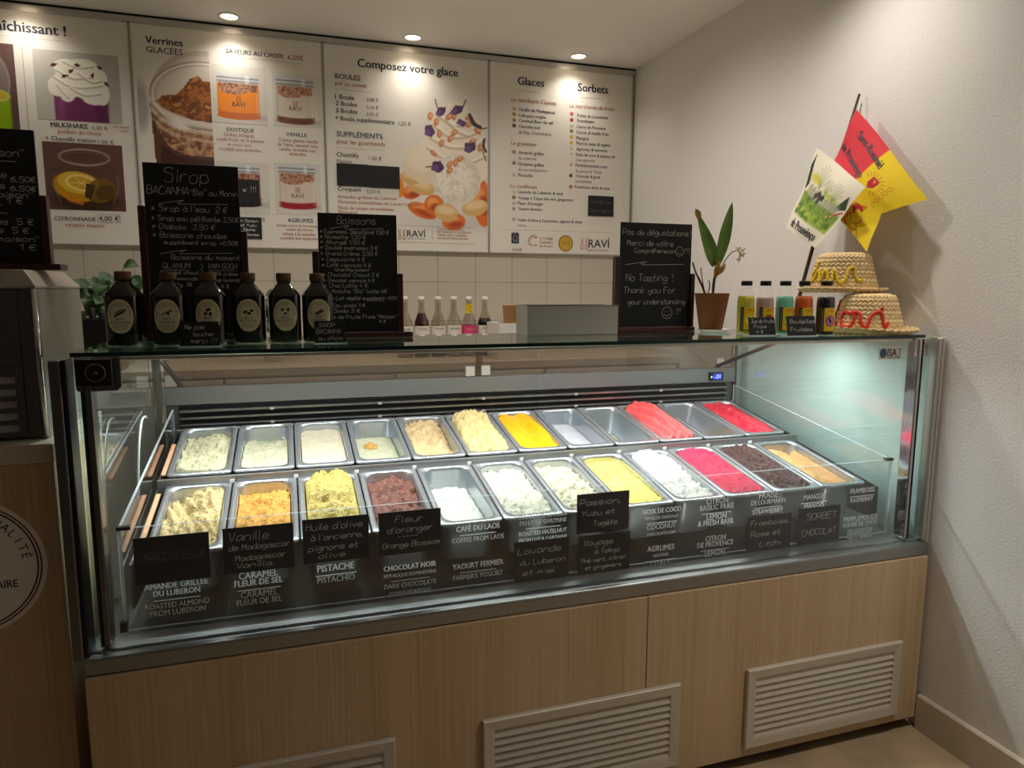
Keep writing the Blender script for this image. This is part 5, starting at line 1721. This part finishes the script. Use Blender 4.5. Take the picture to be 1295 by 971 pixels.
brim2 = [(r * 1.06 if r < .1 else .103 + (r - .103) * .82, z) for r, z in brim]
hat('straw hat with yellow yarn lettering resting on top of the other hat', (2.103, .280, ZT + .1216), (0, 0, 0), crown2, brim2, M['yarnyel'], yel, [], face)

# ------------------------------------------------------------------ pole and the two flags by the wall
pole = MB().tube([(2.035, .424, ZT + .001), (2.100, .422, 1.48), (2.166, .412, 1.735), (2.228, .394, 1.985)], [.0065, .006, .0055, .004], 8).build('flag_pole', M['pole'])
pole['label'] = 'dark slim flag pole leaning against the white side wall behind the straw hats'
pole['category'] = 'flag pole'


def lerp(a, b, t):
    return tuple(x + (y - x) * t for x, y in zip(a, b))


def flag(name, label, loc, A, B, D, F, notch, paint, texts, wob, thick=.0012, off=0.0):
    """corner points in the wall's (y, z): A pole top, B fly top, D fly bottom, F pole bottom"""
    def surf(u, v):
        if notch:
            e = lerp(B, notch, v * 2) if v < .5 else lerp(notch, D, v * 2 - 1)
        else:
            e = lerp(B, D, v)
        p = lerp(lerp(A, F, v), e, u)
        return (p[0] + wob * math.sin(5.5 * u + 3 * v) - wob * .6 * math.sin(9 * v), p[1], p[2])
    fl = bpy.data.objects.new(name, None)
    COL.objects.link(fl)
    fl['label'] = label
    fl['category'] = 'flag'
    fl.location = surf(0, 0)
    o = Vector(fl.location)
    c = Canvas(0, 0, 1, 1, (230, 200, 20), cell=1 / 130)
    paint(c)
    c.obj('cloth', 0, fl, M['clothprint'], fn=lambda u, y, v: tuple(Vector(surf(u, 1 - v)) - o))
    for tx, u, v, w, vs, slope in texts:
        ink = MB()
        put_type(ink, tx, u, v, width=w, bold=.03, vscale=vs, fn=lambda a, y, b: tuple(Vector(surf(a, 1 - (b + slope * (a - u)))) - o - Vector((.0012, 0, 0))))
        ink.build('printed_lettering', M['ink'], fl)


def paint_red(c):
    yel = (232, 200, 14)
    c.rect(-1, -1, 2, 2, yel)
    c.rect(-1, -1, .475, 2, (214, 52, 64))
    rd = (178, 32, 40)
    # faceted red stone with rays
    c.poly([(.60, .70), (.69, .72), (.70, .60), (.645, .545), (.60, .60)], rd); c.poly([(.62, .68), (.67, .69), (.66, .64)], (226, 120, 90))
    for i in range(12):
        a = i * .35 - .9
        c.curve([(.65 + .09 * math.cos(a), .63 + .09 * math.sin(a)), (.65 + .14 * math.cos(a), .63 + .14 * math.sin(a))], .008, (196, 110, 20))
    for i in range(5):
        c.ring(.80 + .012 * i, .76 - .07 * i, .022, .03, .006, (196, 96, 24))
    X0, Z0 = c.X.copy(), c.Z.copy()
    c.X = X0 - .06
    c.Z = Z0 + .015
    # woman's head in a red head scarf, drawn in line
    c.ell(.62, .30, .085, .050, rd, rot=.7); c.ell(.645, .265, .052, .040, yel, rot=.7)
    c.curve([(.60, .345), (.56, .33), (.555, .28), (.60, .24)], .010, rd)
    c.curve([(.70, .29), (.735, .235), (.70, .225), (.715, .20), (.67, .17)], .008, rd)
    c.curve([(.60, .24), (.53, .17), (.50, .06)], .009, rd); c.curve([(.66, .17), (.70, .10), (.72, .03)], .009, rd)
    c.curve([(.55, .20), (.60, .12), (.66, .14)], .008, rd); c.curve([(.52, .14), (.60, .05), (.70, .09)], .008, rd)
    c.poly([(.49, .10), (.57, .045), (.50, .04)], rd)
    c.curve([(.66, .36), (.70, .40)], .012, rd); c.curve([(.69, .34), (.72, .41)], .010, rd)
    c.ell(.69, .255, .008, .005, rd)
    c.X, c.Z = X0, Z0
    # lettering shade at the pole edge: small dark leaves
    for x, z in ((.07, .32), (.10, .28), (.42, .20), (.40, .16)):
        c.ell(x, z, .03, .018, (70, 26, 34), rot=.6)


def paint_white(c):
    c.rect(-1, -1, 2, 2, (224, 216, 196))
    n = c.noise(.05, 3, 3)
    c.rect(.06, .22, .95, .50, (120, 150, 50), soft=6)
    c.mix(c.rmask(.06, .22, .95, .50) * np.clip((n - .5) * 4, 0, .8), (66, 106, 30))
    c.mix(c.rmask(.06, .22, .95, .34) * np.clip((.55 - n) * 4, 0, .7), (170, 180, 60))
    c.poly([(.05, .96), (.10, .60), (.04, .50), (.02, .80)], (40, 60, 36))
    c.poly([(.92, .80), (.78, .50), (.98, .62)], (44, 70, 40))
    c.rect(.14, .48, .88, .60, (206, 200, 170), soft=8)
    for i in range(26):
        x = .12 + .75 * ((i * 37) % 26) / 26
        c.curve([(x, .46), (x + .02, .58 + .05 * ((i * 7) % 5) / 5)], .012, [(70, 96, 50), (90, 110, 70), (50, 66, 60)][i % 3], .8)
    for x, z, cl in ((.38, .55, (110, 40, 36)), (.42, .58, (40, 40, 56)), (.47, .55, (46, 42, 60)), (.52, .57, (36, 36, 44)), (.44, .50, (60, 70, 56)), (.34, .52, (60, 60, 66))):
        c.ell(x, z, .026, .045, cl)
    c.ell(.22, .70, .12, .05, (214, 196, 70), soft=5); c.ell(.62, .63, .16, .03, (176, 186, 70), soft=5)
    for bx, bz, h in ((.34, .62, .30), (.70, .60, .26), (.52, .62, .2)):
        for k in range(7):
            a = 1.57 + (k - 3) * .33
            c.curve([(bx, bz), (bx + .3 * h * math.cos(a), bz + .5 * h * math.sin(a)), (bx + h * .55 * math.cos(a), bz + h * math.sin(a))], .010, (130, 146, 96), .75)
    for i in range(4):
        c.curve([(.76 + .03 * i, .40 + .02 * i), (.90 + .02 * i, .52 + .015 * i)], .018, (176, 50, 40) if i % 2 else (226, 190, 120))
    c.curve([(.45, .15), (.52, .13), (.60, .155)], .008, (110, 150, 80))


flag('pennant_flag', 'red and yellow swallow tailed flag lettered Sant-Roumié de Prouvènço', None, (2.192, .365, 1.928), (2.205, .077, 1.612), (2.11, .200, 1.465), (2.135, .448, 1.684), (2.15, .199, 1.582),
     paint_red, (('Sant-Roumié', .150, .80, .415, 1.6, -.02), ('de Prouvènço', .02, .54, .475, 1.6, -.02)), .006)
flag('pennant_flag', 'white flag with a painted green countryside scene lettered de Prouvènço', None, (2.148, .483, 1.827), (2.109, .214, 1.661), (2.067, .372, 1.485), (2.087, .540, 1.568), None,
     paint_white, (('de Prouvènço', .14, .06, .70, 1.3, .0),), .005, off=.022)

# ------------------------------------------------------------------ lily plant in a terracotta pot on a white saucer
t = thing('saucer', 'small white saucer under the terracotta pot', 'saucer', (1.672, .330, ZT))
MB().lathe([(.034, .0004), (.038, .001), (.049, .0075), (.0505, .0085), (.0495, .0090), (.040, .0036), (.001, .0034)], 32).build('dish', mat('pale_porcelain', (226, 232, 228), .25, coat=.4), t)
pt = thing('potted_lily', 'lily plant with two broad green leaves in a plain terracotta pot', 'potted plant', (1.660, .330, ZT + .0042))
MB().lathe([(.031, 0), (.034, .001), (.0515, .112), (.0528, .1135), (.0500, .1140), (.0470, .104), (.001, .104)], 32).build('pot', M['terracotta'], pt)
MB().lathe([(.0465, .1045), (.02, .107), (.001, .108)], 20, cap0=False).build('soil', M['soil'], pt)


def leaf_blade(mb, base, tip, w, bend, m=0, n=14, fold=.25, nrm=(0, -1, 0)):
    base, tip, nrm = Vector(base), Vector(tip), Vector(nrm)
    ax = tip - base
    side = ax.cross(nrm).normalized()
    nn = side.cross(ax).normalized()
    rows = []
    for i in range(n + 1):
        s = i / n
        c = base + ax * s + Vector(bend) * (4 * s * (1 - s))
        wd = w * (math.sin(math.pi * min(1, s * .93 + .07)) ** .75) * (1 - .15 * s) if s < 1 else .0004
        rows.append([c + side * wd * q + nn * (abs(q) * wd * fold) for q in (-1, -.66, -.33, 0, .33, .66, 1)])
    mb.loft(rows, m, closed=False)


leaf_blade(MBX := MB(), (.004, 0, .196), (-.078, -.02, .352), .024, (.012, 0, -.022))
MBX.build('leaf', M['leaf'], pt)
leaf_blade(mb := MB(), (-.066, -.018, .332), (-.084, -.022, .360), .011, (0, 0, 0))
mb.build('withered_leaf_tip', M['tan'], pt)
leaf_blade(mb := MB(), (.010, -.004, .196), (.050, -.01, .386), .022, (.000, 0, .0))
mb.build('leaf', M['leaf'], pt)
MB().tube(smooth_path([(.003, 0, .106), (.005, 0, .150), (.014, 0, .196)], 4), [.004] + [.0042] * 6 + [.0036] * 2, 8).build('stem', M['twig'], pt)
mb = MB()
leaf_blade(mb, (.004, -.004, .160), (.018, -.008, .214), .011, (-.006, 0, 0), fold=.8)
leaf_blade(mb, (.010, -.004, .168), (.036, -.008, .206), .007, (.004, 0, 0), fold=.8)
mb.build('dry_sheath', M['tan'], pt)
mb = MB().tube(smooth_path([(.014, 0, .170), (.034, -.004, .206), (.060, -.006, .238), (.084, -.008, .244)], 4), .0016, 6)
mb.build('flower_stalk', M['twig'], pt)
mb = MB()
for x, z in ((.078, .246), (.088, .238), (.096, .242), (.088, .226), (.084, .214), (.098, .228)):
    for k in range(4):
        a = k * 1.6 + x * 90
        leaf_blade(mb, (x, -.008, z), (x + .011 * math.cos(a), -.008 + .006 * math.sin(a * 1.7), z + .011 * math.sin(a)), .0028, (0, 0, .001), n=5)
mb.build('flowers', M['petal'], pt)
mb = MB().tube(smooth_path([(-.022, 0, .105), (-.040, -.004, .138), (-.064, -.006, .176), (-.076, -.006, .206)], 4), [.0034] * 5 + [.0026] * 4 + [.002], 6)
mb.tube(smooth_path([(-.024, 0, .106), (-.042, -.01, .150), (-.050, -.01, .190)], 4), .0016, 6).tube(smooth_path([(-.018, 0, .106), (-.016, -.01, .132), (-.020, -.01, .152)], 4), .0016, 6)
mb.build('bare_stalk', M['twig'], pt)

# ------------------------------------------------------------------ stainless scoop basin on the glass top
t = thing('steel_scoop_basin', 'brushed stainless steel box standing on the rear of the glass top', 'steel box', (1.053, .300, ZT))
mb = MB()
w, d, h, k = .276, .100, .083, .0015
mb.box(0, 0, .0005, w, k, h).box(0, d - k, .0005, w, d, h).box(0, k, .0005, k, d - k, h).box(w - k, k, .0005, w, d - k, h).box(k, k, .0005, w - k, d - k, .002)
mb.build('basin', M['satin'], t)
mb = MB().box(-.001, -.0014, h - .002, w + .001, .003, h + .0008).box(-.001, d - .003, h - .002, w + .001, d + .001, h + .0008)
mb.build('rolled_rim', M['chrome'], t)
MB().box(0, -.004, .0003, w, -.0003, .0022).build('drip_lip', M['chrome'], t)

# ------------------------------------------------------------------ back counter with bottles, tray, organiser, plants
bc = thing('back_counter', 'pale worktop running along the tiled back wall behind the case', 'counter', (.3, 1.72, .04))
MB().box(-2.2, -.27, .955, 1.94, .296, .990).build('worktop', mat('worktop_laminate', (206, 198, 184), .35), bc, .003)
MB().box(-2.19, -.25, .08, 1.93, .29, .954).build('carcass', M['whiteenamel'], bc)
MB().box(-2.15, -.20, -.04, 1.90, .28, .079).build('plinth', M['darkgap'], bc)
for i in range(6):
    d = MB().box(-2.18 + i * .685, -.270, .10, -2.18 + i * .685 + .675, -.2505, .945).build('cabinet_door', M['whiteenamel'], bc, .002)
    MB().box(-2.18 + i * .685 + .28, -.282, .90, -2.18 + i * .685 + .40, -.2705, .912).build('handle', M['steel'], d)
ZW = 1.0303


def monin(label, x, liquid, fill, capc=None, lab2=None, tag=False):
    t = thing('bar_syrup_bottle', label, 'bottle', (x, 1.74, ZW), group='clear syrup bottles on the back counter')
    prof = [(r, z * .88) for r, z in ((.030, 0), (.036, .003), (.037, .008), (.037, .168), (.035, .185), (.021, .226), (.0150, .247), (.0138, .270), (.0135, .296))]
    fill *= .88
    MB().lathe(prof, 28, cap1=False).build('glass_body', M['bottleglass'], t)
    if liquid:
        lq = [(a - .002, z + .002) for a, z in prof if z < fill]
        (r0, z0), (r1, z1) = [(p, q) for p, q in zip(prof, prof[1:]) if p[1] <= fill <= q[1]][0]
        lq.append((r0 + (r1 - r0) * (fill - z0) / (z1 - z0) - .002, fill))
        MB().lathe(lq, 28).build('syrup', mat('bar_syrup', liquid, .15, coat=.4), t)
    MB().lathe([(.0145, .2608), (.0155, .262), (.0155, .281), (.0135, .284)], 20).build('cap', M['whiteenamel'], t)
    MB().lathe([(.0160, .2650), (.0160, .2685)], 20, cap0=False, cap1=False).build('cap_band', mat('band', (140, 70, 50), .5), t)
    lb = MB().lathe([(.0375, .080), (.0375, .147)], 32, cap0=False, cap1=False)
    lo = lb.build('paper_label', mat('bottle_label', lab2 or (214, 208, 196), .6), t)
    if not lab2:
        mb = MB()
        put_type(mb, 'MONIN', 0, .128, width=.044, center=True, fn=lambda a, y, b: (.0379 * math.sin(a / .0375), -.0379 * math.cos(a / .0375), b))
        mb.build('lettering', M['ink'], lo)
    else:
        mb = MB()
        put_type(mb, 'COCO', 0, .124, width=.040, center=True, bold=.03, fn=lambda a, y, b: (.0379 * math.sin(a / .0375), -.0379 * math.cos(a / .0375), b))
        mb.build('lettering', mat('label_orange', (226, 150, 40), .5), lo)
    if tag:
        mb = MB().lathe([(.019, .205), (.0170, .222), (.0155, .250)], 20, cap0=False, cap1=False)
        g = mb.build('neck_tag', mat('yellow_neck_tag', (226, 196, 30), .5), t)
        mb = MB()
        for z, s in ((.240, -.005), (.230, .004), (.220, -.004), (.209, .005)):
            put_type(mb, 'x', s, z, size=.018, center=True, fn=lambda a, y, b: (a, -math.sqrt(.0195 ** 2 - min(a * a, .0003)), b))
        mb.build('tag_print', M['black'], g)


monin('nearly clear pinkish syrup bottle half hidden by the Boissons chalkboard stand', .945, (206, 170, 168), .120)
monin('syrup bottle full of dark red syrup on the back counter', 1.023, (62, 8, 14), .235)
monin('clear necked syrup bottle with dark syrup below, right of the dark red one', 1.103, (22, 12, 14), .165)
monin('colourless syrup bottle left of the yellow tagged one', 1.179, (196, 192, 178), .170)
monin('syrup bottle with yellow neck tag and pink label', 1.253, (200, 186, 172), .150, lab2=(206, 60, 120), tag=True)
monin('clear necked syrup bottle with black syrup, last before the white tray', 1.332, (14, 12, 18), .205)

t = thing('white_tray', 'open white box with cups on the back counter, left of the steel box', 'tray', (1.33, 1.495, ZW))
mb = MB()
for a in ((0, 0, 0, .40, .004, .165), (0, .196, 0, .40, .20, .165), (0, .004, 0, .004, .196, .165), (.396, .004, 0, .40, .196, .165), (.004, .004, 0, .396, .196, .10)):
    mb.box(*a)
mb.build('box', M['whiteenamel'], t, .001)
kraft = mat('kraft_card', (186, 140, 92), .7)
for lab, x, y, r, h in (('taller kraft paper cup stack standing in the white tray', 1.425, 1.63, .034, .145), ('kraft paper cup beside the black bowl in the white tray', 1.59, 1.645, .036, .118)):
    t = thing('paper_cup', lab, 'cup', (x, y, ZW + .1003), group='cups in the white tray')
    MB().lathe([(r * .8, 0), (r, h - .004), (r + .002, h - .001), (r + .002, h), (r - .001, h), (r * .8 - .002, .004), (.001, .004)], 24).build('cup_body', kraft, t)
t = thing('black_bowl', 'black bowl in the white tray before the smaller kraft cup', 'bowl', (1.53, 1.560, ZW + .1003))
MB().lathe([(.047, 0), (.050, .002), (.050, .078), (.046, .082), (.001, .082)], 24).build('bowl', M['black'], t)

t = thing('black_organiser', 'black plastic organiser on the back counter behind the left end of the case', 'organiser', (-.345, 1.47, ZW))
mb = MB()
for a in ((0, 0, 0, .15, .004, .20), (0, .126, 0, .15, .13, .20), (0, .004, 0, .004, .126, .20), (.146, .004, 0, .15, .126, .20), (.004, .004, 0, .146, .126, .004), (.004, .062, .004, .146, .066, .20)):
    mb.box(*a)
mb.build('bin', M['black'], t, .001)
mb = MB()
for i in range(4):
    mb.lathe([(.012, .005), (.012, .225 + .012 * (i % 2)), (.009, .232 + .012 * (i % 2))], 12, .024 + .034 * i, .034)
mb.build('stored_tubs', M['blackrub'], t)


def pothos(label, loc, n, sp, hgt, pot_r, seed, droop=0.0):
    rnd = random.Random(seed)
    t = thing('trailing_plant', label, 'potted plant', loc)
    MB().lathe([(pot_r * .75, 0), (pot_r, .13), (pot_r + .003, .134), (pot_r - .004, .134), (pot_r - .008, .12), (.001, .12)], 24).build('pot', M['whiteenamel'], t)
    lv, st = MB(), MB()
    for i in range(n):
        a = rnd.uniform(0, 6.28)
        rr = sp * math.sqrt(rnd.uniform(.02, 1))
        z = .15 + hgt * rnd.uniform(.15, 1) * (1 - .45 * (rr / sp) ** 2) - droop * (rr / sp) ** 2
        c = Vector((rr * math.cos(a), rr * math.sin(a) * .6, z))
        st.tube(smooth_path([(0.2 * pot_r * math.cos(a), 0.2 * pot_r * math.sin(a), .115), tuple(c * .55 + Vector((0, 0, .075 + .1 * z))), tuple(c)], 4), .0018, 5)
        L = rnd.uniform(.05, .072)
        d = Vector((math.cos(a) * .8 + rnd.uniform(-.5, .5), math.sin(a) * .5 - .4, rnd.uniform(-.9, .1))).normalized()
        leaf_blade(lv, c, c + d * L, L * .40, (0, -.006, .012), n=8, fold=.22, nrm=(rnd.uniform(-.3, .3), -1, .5))
    lv.build('leaves', M['leafdark'], t, kind='stuff')
    st.build('stems', M['leafdark'], t)


pothos('leafy green plant on the back counter behind the first syrup bottle', (-.245, 1.76, ZW), 58, .165, .30, .06, 3, .03)
pothos('small leafy plant seen between the pistachio and hazelnut syrup bottles', (.352, 1.70, ZW), 26, .075, .19, .045, 8)

# ------------------------------------------------------------------ oak cabinet with the steel machine at the left
cb = thing('service_cabinet', 'oak fronted cabinet with a round white sticker at the left of the case', 'cabinet', (-.036, .05, 0))
MB().box(-1.25, .0185, .0, 0, .385, 1.003).build('carcass', M['oak_dark'], cb, .001)
MB().box(-1.25, 0, .03, 0, .018, 1.003).build('front_panel', M['oak_dark'], cb, .001)
MB().box(-1.25, -.004, 1.0035, .002, .390, 1.0425).build('top_slab', mat('cabinet_top', (198, 186, 166), .4), cb, .003)
SX, SZ, SR = -.167, .800, .142
st = MB()
st.add([(SX + SR * math.cos(i * math.pi / 36), -.0012, SZ + SR * math.sin(i * math.pi / 36)) for i in range(72)] + [(SX + SR * math.cos(i * math.pi / 36), -.0003, SZ + SR * math.sin(i * math.pi / 36)) for i in range(72)],
       [list(range(72)), list(range(143, 71, -1))] + [(i, i + 72, (i + 1) % 72 + 72, (i + 1) % 72) for i in range(72)])
sk = st.build('round_sticker', M['white'], cb)
rg = MB()
for r, w in ((.132, .0030),):
    ribbon(rg, [(SX + r * math.cos(i * math.pi / 40), SZ + r * math.sin(i * math.pi / 40)) for i in range(81)], w, -.0016)
rg.build('red_ring', mat('sticker_red', (140, 26, 44), .5), sk)
ik = MB()
ribbon(ik, [(SX + .126 * math.cos(i * math.pi / 40), SZ + .126 * math.sin(i * math.pi / 40)) for i in range(81)], .0030, -.0016)
arc = 'ARTISAN DE QUALITÉ'
for i, ch in enumerate(arc):
    if ch != ' ':
        a = math.radians(176 - 168 * (i + .5) / len(arc) - 4)
        ca, sa = math.cos(a), math.sin(a)
        put_type(ik, ch, 0, 0, size=.0235, y=-.0016, center=True, fn=lambda p, y, q, ca=ca, sa=sa: (SX + (.100 + q) * ca + p * sa, y, SZ + (.100 + q) * sa - p * ca))
put_type(ik, 'DÉCERNÉ PAR LE', SX, SZ - .030, width=.070, y=-.0016, center=True)
put_type(ik, 'COLLÈGE CULINAIRE', SX, SZ - .047, width=.176, y=-.0016, bold=.01, center=True, vscale=1.25)
put_type(ik, 'DE FRANCE', SX, SZ - .066, width=.092, y=-.0016, bold=.01, center=True, vscale=1.25)
put_type(ik, "L'ARTISAN DE QUALITÉ DE FRANCE", SX, SZ - .077, width=.110, y=-.0016, center=True)
ik.build('sticker_lettering', M['ink'], sk)
be = MB()
for a in range(8):
    t0 = a * math.pi / 4 + .39
    for q, rr, w in ((0, .030, .010), (.012, .040, .010), (-.012, .040, .008)):
        ribbon(be, [(SX + (rr + .0) * math.cos(t0) - q * math.sin(t0), SZ + .035 + rr * math.sin(t0) + q * math.cos(t0)), (SX + (rr + .009) * math.cos(t0) - q * math.sin(t0), SZ + .035 + (rr + .009) * math.sin(t0) + q * math.cos(t0))], w, -.0016)
    ribbon(be, [(SX + .050 * math.cos(t0), SZ + .035 + .050 * math.sin(t0)), (SX + .060 * math.cos(t0 + .12), SZ + .035 + .060 * math.sin(t0 + .12))], .0012, -.0016)
be.build('sticker_emblem', mat('sticker_maroon', (132, 40, 44), .5), sk)

mc = thing('steel_machine', 'stainless steel countertop machine with louvred front standing on the oak cabinet', 'machine', (-.054, .10, 1.0427))
MB().box(-.50, .004, .0005, -.010, .315, .305).build('housing', M['steel_dark'], mc, .004)
MB().box(-.0098, .010, .0005, -.0005, .312, .304).build('side_panel', mat('grey_side_panel', (138, 132, 122), .45, .3), mc, .001)
MB().box(-.48, -.0005, .008, -.036, .0036, .150).build('front_panel', M['steel_dark'], mc, .001)
MB().box(-.48, -.0005, .153, -.036, .0036, .303).build('front_panel', M['steel_dark'], mc, .001)
MB().tube([(-.006, .004, .001), (-.006, .004, .304)], .0062, 12).build('corner_trim', M['chrome'], mc)
for i in range(5):
    z = .018 + i * .0245
    lv = MB()
    lv.loft([[(x, -.0008 - .011 * k * math.sin(math.pi * (x + .30) / .25) ** .4 if -.30 < x < -.05 else -.0008, z + .013 * (1 - k)) for x in np.linspace(-.30, -.05, 15)] for k in (0, .25, .5, .75, 1.0)], closed=False)
    lv.build('louvre', M['steel'], mc)
ld = MB().loft([[(-.50, 0, .3055), (0, 0, .3055), (0, .318, .3055), (-.50, .318, .3055)], [(-.50, 0, .311), (0, 0, .311), (0, .318, .311), (-.50, .318, .311)], [(-.47, .025, .343), (-.025, .025, .343), (-.025, .29, .343), (-.47, .29, .343)]], cap0=True, cap1=True, smooth=False)
ld.build('lid', mat('machine_lid', (158, 148, 134), .45), mc, .002)
